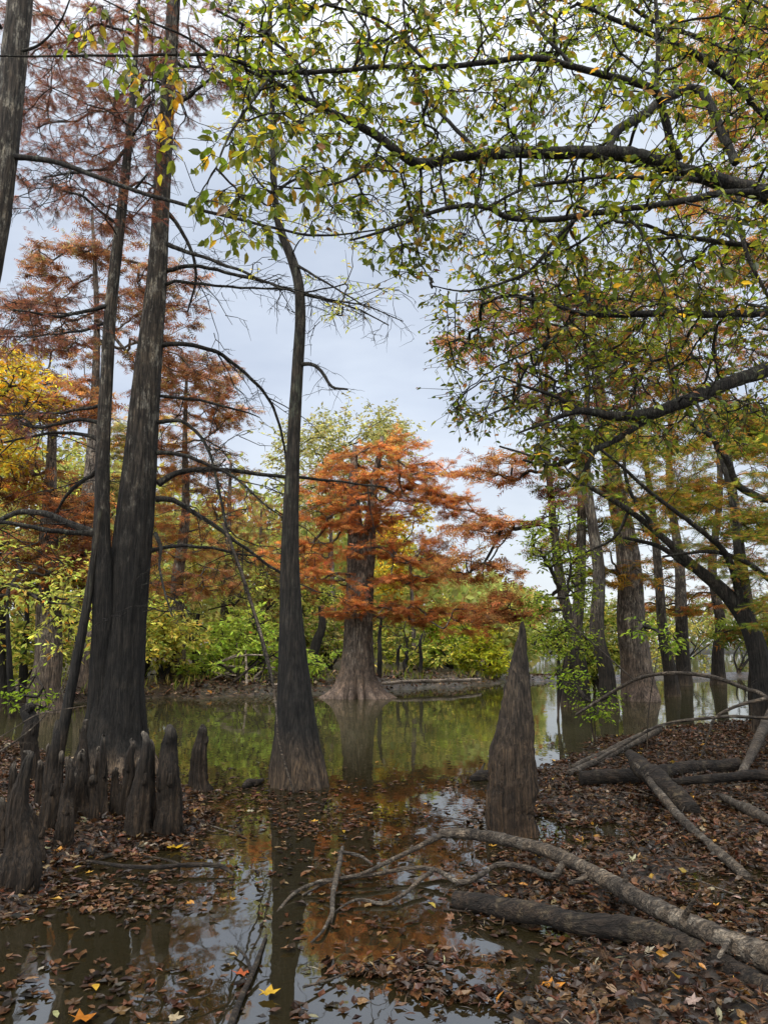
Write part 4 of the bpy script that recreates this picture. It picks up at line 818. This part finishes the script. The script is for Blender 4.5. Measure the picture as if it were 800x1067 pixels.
lying('fallen_branch', 'long pale fallen branch slanting from the water to the lower right corner', 'branch',
      [(458, 869, 9, .16), (490, 869, 10, .18), (530, 877, 11.5, .2), (575, 890, 13, .19), (620, 912, 15.5, .17), (665, 935, 18, .16), (710, 957, 20, .15), (760, 980, 23, .14), (800, 996, 26, .13), (880, 1030, 30, .12)], M_PALE,
      forks=([(462, 869, 6, .16), (448, 876, 5.5, .14), (430, 885, 5, .12), (405, 896, 4.5, .1), (375, 910, 4, .07), (345, 918, 3, .04), (315, 932, 2.5, .01)],
             [(588, 897, 8, .18), (575, 912, 7, .12), (548, 904, 6, .1), (518, 901, 5.5, .09), (497, 913, 5.5, .08), (478, 918, 5.5, .07), (455, 907, 5, .07), (425, 905, 4.5, .06), (385, 911, 4, .05), (352, 917, 3, .03)],
             [(450, 908, 4.5, .07), (435, 920, 4.5, .05), (415, 935, 4, .03), (398, 941, 4, .02), (372, 937, 3.5, .03), (345, 952, 2, .0)],
             [(615, 910, 7, .17), (605, 916, 6, .15), (592, 920, 4, .13)], [(650, 925, 7, .18), (652, 914, 5, .24), (650, 908, 4, .27)], [(712, 957, 7, .2), (722, 940, 4, .3), (728, 930, 2, .35)], [(760, 978, 6, .17), (752, 990, 5, .17), (748, 996, 4, .15)]))
lying('drowned_branch', 'crooked grey branch lifting out of the leafy water left of the pale fallen branch', 'branch',
      [(357, 882, 3.5, .1), (354, 898, 5, .09), (350, 915, 6, .08), (346, 935, 5.5, .06), (345, 955, 4.5, .03), (343, 965, 4, -.02)], M_PALE, twigs=0,
      forks=([(350, 917, 5, .08), (330, 920, 4, .05), (305, 932, 3.5, .02), (280, 962, 3, -.02)], [(356, 888, 4, .1), (375, 892, 3.5, .08), (388, 900, 2.5, .06)], [(346, 950, 4, .03), (335, 972, 3, .02), (318, 988, 2, -.02)]))
lying('drowned_branch', 'black submerged stick running along the sky reflection at the bottom', 'branch', [(238, 1075, 8, .0), (255, 1030, 6, .02), (268, 1000, 5, .02), (278, 975, 3, .01)], M_LOG, forks=([(262, 1012, 4, .02), (256, 995, 3, .03), (245, 985, 2, .03)],))
lying('drowned_branch', 'dark thin branch lying across the litter near the yellow leaf', 'branch', [(90, 898, 3, .05), (150, 906, 4, .05), (195, 903, 5, .04), (228, 903, 5, .04), (244, 912, 3, .01)], M_LOG, forks=([(195, 903, 3, .04), (175, 897, 2.5, .05), (150, 893, 2, .05)],))
lying('fallen_log', 'dark wet log under the pale fallen branch in the foreground', 'log', [(474, 938, 17, .05), (500, 942, 19, .06), (560, 955, 20, .07), (600, 966, 21, .07), (650, 970, 25, .07), (690, 980, 25, .06), (730, 996, 24, .05), (780, 1022, 25, .04), (850, 1060, 26, .03)], M_LOG, sides=20, wob=.02)
lying('fallen_log', 'blackened half buried log farther back on the littered bank', 'log', [(606, 812, 14, .08), (640, 810, 17, .1), (680, 806, 17, .1), (720, 801, 15, .1), (768, 797, 13, .1)], M_LOG, sides=18, wob=.03)
lying('rotten_stump', 'broken rotten stump slanting down over the blackened log', 'stump', [(656, 786, 10, .34), (668, 800, 19, .28), (685, 818, 24, .2), (705, 835, 24, .1), (722, 847, 15, .04)], M_LOG, sides=20, wob=.05)
lying('fallen_branch', 'forked pale branch leaning from the rotten stump into the litter', 'branch', [(662, 796, 5, .32), (672, 806, 7, .28), (690, 830, 8, .2), (712, 856, 9, .12), (740, 882, 11, .06), (776, 912, 11, .04)], M_PALE, forks=([(674, 809, 5, .28), (680, 802, 4.5, .31), (683, 797, 3, .33)],))
lying('fallen_branch', 'straight pale pole pointing to the water, lower of the crossed pair', 'branch', [(592, 806, 6, .03), (630, 789, 7, .08), (686, 760, 7, .2)], M_PALE, forks=())
lying('fallen_branch', 'second pale pole lying just above its twin at the litter edge', 'branch', [(596, 800, 5, .04), (640, 779, 6, .12), (688, 756, 5, .24)], M_PALE)
lying('fallen_branch', 'short pale log end entering from the right edge', 'branch', [(752, 830, 7, .08), (775, 842, 10, .08), (810, 860, 12, .08), (850, 880, 12, .08)], M_PALE)
lying('fallen_branch', 'thick pale prop of dead wood rising at the right edge', 'branch', [(772, 806, 7, .1), (783, 785, 9, .2), (796, 758, 11, .38), (815, 725, 12, .6)], M_PALE, twigs=4)
lying('fallen_branch', 'brown roots and rotten wood on the bank by the right edge', 'branch', [(700, 815, 7, .1), (740, 812, 9, .12), (790, 808, 10, .12), (840, 812, 10, .1)], M_LOG, twigs=4)
def arch(label, lst, Y, mat=M_PALE, tw_=3):
    pts, rad = PY(lst, Y); rad = rad * .75; b = (pts[0][0], pts[0][1], gz(pts[0][0], pts[0][1])); t = thing('arching_branch', b, label, 'branch')
    m = MB(); limb(m, pts, rad, 8, .05, .015); m.build('stem', mat, t); m = MB(); bare_twigs(m, pts, rad, tw_, (.1, .45), .003, .7, .2); tag(m.build('twigs', mat, t), kind='stuff')
arch('long arching dead branch bowing over the right bank before the trunks', [(600, 745, 4, 11.5), (625, 729, 4.5, 11.2), (660, 709, 5, 10.8), (700, 701, 5.5, 10.4), (740, 705, 6, 10), (775, 717, 6, 9.6), (800, 728, 6, 9.3), (850, 790, 7, 9)], 10)
arch('thin dead stem slanting down from the trunks to the arching branch', [(590, 646, 1.6), (615, 668, 2), (640, 690, 2.2), (660, 708, 2.4)], 10.8, M_PALE, 1)
arch('lower arching branch curving over the blackened log', [(622, 792, 3), (650, 775, 3.5), (690, 755, 4), (735, 747, 4.4), (780, 747, 4.5), (830, 752, 5)], 9.6)
arch('forked dead branch at the right edge above the prop of dead wood', [(830, 715, 7), (800, 727, 6), (770, 735, 4.5), (745, 748, 4), (738, 765, 3), (730, 790, 2)], 8.8)
arch('bare grey twig sweeping up from the knees at the left edge', [(-10, 790, 3), (25, 765, 2.4), (50, 740, 2), (70, 705, 1.6), (78, 670, 1)], 7.8, M_PALE, 2)
arch('second bare grey twig crossing low at the left edge', [(-10, 775, 2.4), (20, 755, 2), (45, 742, 1.6), (90, 736, 1)], 7.6, M_PALE, 1)
o = lying('floating_wood', 'small dark chunk of wood at the water line left of the lone middle cypress', 'driftwood', [(254, 820, 4, .02), (260, 816, 9, .03), (268, 815, 7, .03), (274, 812, 3, .03)], M_LOG, sides=12)
lying('floating_wood', 'dark root tangle in the water left of the pointed stump', 'driftwood', [(490, 812, 6, .02), (500, 808, 11, .05), (511, 806, 8, .05)], M_LOG, sides=12, forks=([(500, 806, 4, .06), (503, 799, 2.5, .12), (505, 795, 1.5, .16)],))
lying('driftwood', 'driftwood log lying on the far bank right of the rust cypress', 'driftwood', [(398, 712, 3, .25), (430, 710, 4, .28), (470, 709, 4, .28), (500, 708, 3, .25)], M_DRIFT, sides=10, twigs=4)

# ------------------------------------------------------------------ leaf litter, floating leaves, sticks
LIT = [(.038, .0185, .009), (.07, .0325, .0145), (.022, .0128, .0075), (.115, .064, .031), (.013, .009, .0065), (.066, .025, .0105), (.28, .15, .025), (.2, .155, .105)]
LITW = [5, 5, 4, 2.2, 3, 1.4, .22, .45]
SHAPES = [(BROAD_V, BROAD_F), (OVAL_V, BROAD_F), (CURL_V, BROAD_F), (LOBE_V, LOBE_F)]
def strew(mb, p, zz, ln, tilt, w=(3, 4, 5, 4), pal=LIT, wts=LITW):
    k = rng.choice(4, len(p), p=np.array(w) / sum(w))
    for s in range(4):
        q = k == s; n = int(q.sum())
        if not n: continue
        a = rng.uniform(0, 6.283, n); ax = np.stack([np.cos(a), np.sin(a), rng.normal(size=n) * tilt], 1); nr = UP + rng.normal(size=(n, 3)) * tilt
        L = rng.uniform(*ln, n) * (.85 if s == 3 else 1); tv = SHAPES[s][0].copy()
        leaves(mb, np.column_stack([p[q], zz[q]]), ax, nr, L, tv - np.array([.5, 0, 0]), SHAPES[s][1], palette(pal, wts, n, .25))
def cand(n, x0, x1, y0, y1): return np.column_stack([rng.uniform(x0, x1, n), rng.uniform(y0, y1, n)])
c = cand(420000, -9, 9, 2, 17); c = c[np.abs(c[:, 0]) < c[:, 1] * .62 + .6]
h = ground_h(c)
land = c[h > -.02]; hl = h[h > -.02]; keep = rng.random(len(land)) < np.clip(.6 + .5 * fbm(land, 8, .7, 3), .3, 1) * np.clip(9 / land[:, 1], .35, 1)
land, hl = land[keep], hl[keep]
m = MB(); strew(m, land, np.maximum(hl, 0) + .006 + rng.uniform(0, .03, len(land)), (.03, .08), .38)
tag(m.build('leaf_litter', M_LITTER, None, False), 'wet brown fallen leaves covering the muddy banks', 'leaves', kind='stuff')
# needles, bark crumbs and twiglets between the leaves
c = cand(170000, -8, 8, 2, 13); c = c[np.abs(c[:, 0]) < c[:, 1] * .58 + .4]; h = ground_h(c); q = (h > -.03); c, h = c[q], h[q]; n = len(c); a = rng.uniform(0, 6.283, n)
m = MB(); leaves(m, np.column_stack([c, np.maximum(h, 0) + .008 + rng.uniform(0, .025, n)]), np.stack([np.cos(a), np.sin(a), rng.normal(size=n) * .25], 1), UP + rng.normal(size=(n, 3)) * .3, rng.uniform(.015, .07, n), CARD_V * np.array([1, .3, 1]), CARD_F, palette([(.05, .028, .015), (.12, .07, .04), (.02, .014, .01), (.2, .15, .1)], [4, 3, 4, 1], n, .3))
tag(m.build('needle_litter', M_LITTER, None, False), 'needles, bark crumbs and twiglets scattered between the fallen leaves', 'needles', kind='stuff')
# floating ones drift against the banks and thin out towards open water
c = cand(90000, -6, 5, 2, 11); c = c[(np.abs(c[:, 0]) < c[:, 1] * .56 + .4)]
h = ground_h(c); c = c[h < -.006]
px = 400 + FPX * c[:, 0] / c[:, 1]
d = np.maximum(sdist(BANK_R, c), sdist(BANK_L, c))
MAT = plan([(0, 880), (190, 885), (250, 880), (235, 940), (170, 965), (0, 1000)]); MAT2 = plan([(225, 838), (300, 825), (400, 822), (380, 870), (330, 880), (240, 862)])
dens = .8 * np.exp(np.minimum(d, 0) * 1.4) + .75 * inside(MAT, c[:, 0], c[:, 1]) + .6 * inside(MAT2, c[:, 0], c[:, 1]) + np.interp(c[:, 0], [-.9, -.3], [.48, .13])
CH = plan([(205, 850), (285, 845), (300, 1067), (190, 1067)]); CH2 = plan([(430, 890), (545, 890), (575, 1067), (420, 1067)]); dens = np.where(inside(CH, c[:, 0], c[:, 1]), dens * .35, np.where(inside(CH2, c[:, 0], c[:, 1]), dens * .6, dens))
dens *= np.clip(.55 + .9 * fbm(c, 21, .8, 3), .08, 1.5) * np.interp(c[:, 1], [3, 7.5, 8.6, 10], [.75, .9, .6, .03])
fl = c[rng.random(len(c)) < dens * .62]
m = MB(); strew(m, fl, np.full(len(fl), .004) + rng.uniform(0, .006, len(fl)), (.035, .08), .07)
tag(m.build('floating_leaves', M_LITTER, None, False), 'fallen leaves floating in drifts on the shallow water', 'leaves', kind='stuff')
c = cand(16000, -6, 4, 2, 9); h = ground_h(c); c = c[h < -.02]; h = ground_h(c)
m = MB(); strew(m, c, h + .012, (.05, .1), .2); tag(m.build('sunken_leaves', M_LITTER, None, False), 'drowned leaves lying under the shallow water', 'leaves', kind='stuff')
# litter on the far bank
c = cand(16000, -14, 9, 17, 36); h = ground_h(c); q = (h > .02) & (c[:, 1] - far_edge(c[:, 0]) < 4); c, h = c[q], h[q]
m = MB(); strew(m, c, h + .02 + rng.uniform(0, .05, len(c)), (.08, .2), .4, pal=LIT + [(.24, .15, .09)], wts=LITW + [4]); tag(m.build('bank_litter', M_LITTER, None, False), 'brown leaves covering the edge of the far bank', 'leaves', kind='stuff')
# grass at the far bank
c = cand(7000, -12, 5, 18, 34); h = ground_h(c); df = c[:, 1] - far_edge(c[:, 0]); q = (df > .7) & (df < 3.5) & (fbm(c, 33, .3, 2) > -.1); c, h = c[q], h[q]; n = len(c)
m = MB(); leaves(m, np.column_stack([c, h]), UP + rng.normal(size=(n, 3)) * .35, rng.normal(size=(n, 3)) + np.array([0, -1, .2]), rng.uniform(.15, .4, n), CARD_V * np.array([1, .25, 1]), CARD_F, palette([(.16, .2, .03), (.26, .22, .07), (.1, .14, .03)], [2, 2, 1], n))
tag(m.build('grass', M_FARLEAF, None, False), 'tufts of yellow green grass on the far bank', 'grass', kind='stuff')
# small sticks in the litter
stick_spots = cand(900, -4.5, 6, 3.2, 12); hh = ground_h(stick_spots); q = (hh > -.03) & (np.abs(stick_spots[:, 0]) < stick_spots[:, 1] * .5); stick_spots = stick_spots[q][:220]; hh = hh[q][:220]
for (x, y), h0 in zip(stick_spots, hh):
    a = rng.uniform(0, 6.28); L = rng.uniform(.15, .7); dv = np.array([math.cos(a), math.sin(a), rng.normal() * .12]); rr = rng.uniform(.002, .008); c0 = np.array([x, y, max(h0, 0) + .02])
    pts = np.array([c0 - dv * L / 2, c0 + rng.normal(size=3) * .02, c0 + dv * L / 2]); pts[:, 2] = np.maximum(pts[:, 2], max(h0, 0) + .004)
    m = MB(); limb(m, pts, np.array([rr, rr * .8, rr * .4]), 6, .05, .01)
    tag(m.build('stick', M_LOG if rng.random() < .6 else M_PALE, loc=(x, y, max(h0, 0))), 'thin dead stick lying among the fallen leaves of the bank', 'stick', 'sticks strewn in the leaf litter')
# single bright leaves
LV = [(183, 884, .12, 3, (.5, .3, .02), 'bright yellow leaf lying in front of the black tipped knee'), (81, 905, .09, 1, (.45, .33, .08), 'dull yellow leaf in the litter in front of the large left knees'),
      (280, 1036, .085, 3, (.5, .3, .03), 'yellow leaf floating over the dark trunk reflection near the bottom'), (86, 1063, .1, 3, (.42, .15, .02), 'orange leaf at the bottom edge on the left'),
      (100, 1030, .07, 0, (.5, .3, .04), 'small yellow leaf floating alone in the dark lower left water'), (58, 1058, .08, 1, (.3, .3, .14), 'pale greenish leaf floating near the bottom left'),
      (575, 1030, .1, 3, (.5, .2, .03), 'orange lobed leaf on the mud below the dark wet log'), (450, 944, .1, 1, (.4, .3, .06), 'ochre leaf drifting left of the dark wet log end'),
      (251, 1016, .08, 3, (.4, .1, .04), 'reddish leaf floating in the sky reflection'), (240, 998, .07, 2, (.4, .24, .08), 'tan curled leaf floating in the sky reflection'), (640, 958, .11, 3, (.38, .16, .05), 'tan lobed leaf stuck on the dark wet log')]
for x, y, L, s, colr, lab in LV:
    zl = .1 if 'stuck' in lab else .012; p = G(x, y, zl); p[2] = max(zl, gz(p[0], p[1]) + .02); m = MB(); a = rng.uniform(0, 6.28)
    leaves(m, p[None], np.array([[math.cos(a), math.sin(a), .05]]), UP[None] + rng.normal(size=(1, 3)) * .08, np.array([L]), SHAPES[s][0] - np.array([.5, 0, 0]), SHAPES[s][1], np.array([colr]) * .62)
    tag(m.build('fallen_leaf', M_LITTER, loc=p), lab, 'leaf', 'bright single fallen leaves')

# the wood that closes the view behind the far bank
n = 75000; yy = rng.uniform(40, 60, n); pxx = rng.uniform(-200, 560, n); xx = (pxx - 400) / FPX * yy
topz = np.interp(pxx, [-200, 0, 120, 180, 230, 300, 350, 430, 470, 560], [13, 13, 11, 9.6, 9, 8.6, 8, 6.4, 4.6, 4]); topz = topz * (1 + .28 * fbm(np.stack([xx, yy * .3], 1), 14, .16, 4))
zz_ = .6 + rng.uniform(0, 1, n) ** .8 * topz; cl3 = fbm(np.stack([xx, yy, zz_], 1), 15, .22, 3); q = cl3 > -.3; n = int(q.sum()); cc_ = np.stack([xx, yy, zz_], 1)[q]
hue = fbm(cc_, 16, .1, 2)[:, None]; pc_ = palette([(.33, .35, .12), (.25, .28, .1), (.4, .36, .13)], [2, 2, 2], n); pc_ = np.where(hue > .35, palette([(.3, .12, .045), (.3, .24, .06)], [1, 1], n), pc_)
m = MB(); leaves(m, cc_, rng.normal(size=(n, 3)), rng.normal(size=(n, 3)) + UP * .8, rng.uniform(.3, .62, n), CARD_V * np.array([1, 1.5, 1]), CARD_F, pc_)
tag(m.build('far_wood', M_FARLEAF, None, False), 'hazy olive wood standing behind the far bank on the left', 'wood', kind='stuff')

# far shore beyond the lake
c = cand(40000, -40, 140, 119, 135); n = len(c); top = 7 + 3.2 * fbm(c * .1, 4, .6, 3) + rng.uniform(-.6, .6, n)
m = MB(); leaves(m, np.column_stack([c, .4 + rng.uniform(0, 1, n) ** .8 * np.maximum(top, 1.5)]), rng.normal(size=(n, 3)), rng.normal(size=(n, 3)) + UP, rng.uniform(.4, .9, n), CARD_V * np.array([1, 1.6, 1]), CARD_F, palette([(.16, .19, .09), (.2, .21, .1), (.25, .19, .1)], [2, 2, 1], n))
tag(m.build('far_wood', M_FARLEAF, None, False), 'dull green wood along the far shore of the lake', 'wood', kind='stuff')

# ------------------------------------------------------------------ sky and light
SUN_EL, SUN_AZ = R(52), R(200)         # behind the viewer, a little left
W = bpy.data.worlds.new('World'); scene.world = W; W.use_nodes = True; nt = W.node_tree; nt.nodes.clear(); lk = nt.links
sky = N(nt, 'ShaderNodeTexSky', sky_type='NISHITA', sun_disc=False, sun_elevation=SUN_EL, sun_rotation=SUN_AZ)
tc = N(nt, 'ShaderNodeTexCoord'); sx = N(nt, 'ShaderNodeSeparateXYZ'); lk.new(tc.outputs['Generated'], sx.inputs[0])
cl = ramp(nt, sx.outputs[2], [(0, (7.6, 7.7, 7.8)), (.10, (6.8, 7.2, 7.6)), (.30, (5.4, 6.0, 7.0)), (.6, (5.9, 6.5, 7.4)), (.78, (16, 16.4, 17)), (1, (28, 28.4, 29))])  # cloud by height; zenith above the view raised to add light
mp = N(nt, 'ShaderNodeMapping'); mp.inputs['Scale'].default_value = (1.2, 1.2, 3.5); lk.new(tc.outputs['Generated'], mp.inputs[0])
nz = N(nt, 'ShaderNodeTexNoise', i_Scale=2.0, i_Detail=5.0, i_Roughness=.55); lk.new(mp.outputs[0], nz.inputs['Vector'])
nr = ramp(nt, nz.outputs['Fac'], [(.32, (.8, .82, .86)), (.5, (.97, .97, .98)), (.68, (1.16, 1.15, 1.12))])
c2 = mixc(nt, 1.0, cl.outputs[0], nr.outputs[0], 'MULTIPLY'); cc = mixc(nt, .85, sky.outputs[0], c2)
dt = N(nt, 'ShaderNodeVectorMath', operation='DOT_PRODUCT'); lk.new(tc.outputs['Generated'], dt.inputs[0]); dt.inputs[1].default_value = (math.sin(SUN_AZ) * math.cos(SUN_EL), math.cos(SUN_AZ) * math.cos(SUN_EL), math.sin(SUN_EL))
glow = ramp(nt, dt.outputs['Value'], [(.15, (0, 0, 0)), (.6, (4.5, 4.4, 4.2)), (1, (17, 16.6, 15.6))]); cc = mixc(nt, 1.0, cc, glow.outputs[0], 'ADD')   # added glow round the sun direction, behind the viewer, to front-light the scene
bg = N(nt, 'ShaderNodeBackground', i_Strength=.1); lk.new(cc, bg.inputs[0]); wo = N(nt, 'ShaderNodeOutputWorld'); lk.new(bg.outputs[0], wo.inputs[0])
sl = bpy.data.lights.new('sun', 'SUN'); sl.energy = 1.5; sl.angle = R(25); sl.color = (1, .96, .9)
so = bpy.data.objects.new('sun', sl); COL.objects.link(so); so.location = (0, -5, 30)
from mathutils import Vector
sd = Vector((math.sin(SUN_AZ) * math.cos(SUN_EL), math.cos(SUN_AZ) * math.cos(SUN_EL), math.sin(SUN_EL)))
so.rotation_euler = (-sd).to_track_quat('-Z', 'Y').to_euler()

scene.view_settings.view_transform = 'Standard'; scene.view_settings.look = 'None'; scene.view_settings.exposure = 0.45; scene.view_settings.gamma = 1
scene.render.engine = 'CYCLES'; cy = scene.cycles
cy.max_bounces = 6; cy.diffuse_bounces = 3; cy.glossy_bounces = 3; cy.transmission_bounces = 4; cy.transparent_max_bounces = 6
cy.use_denoising = True; cy.caustics_reflective = False; cy.caustics_refractive = False
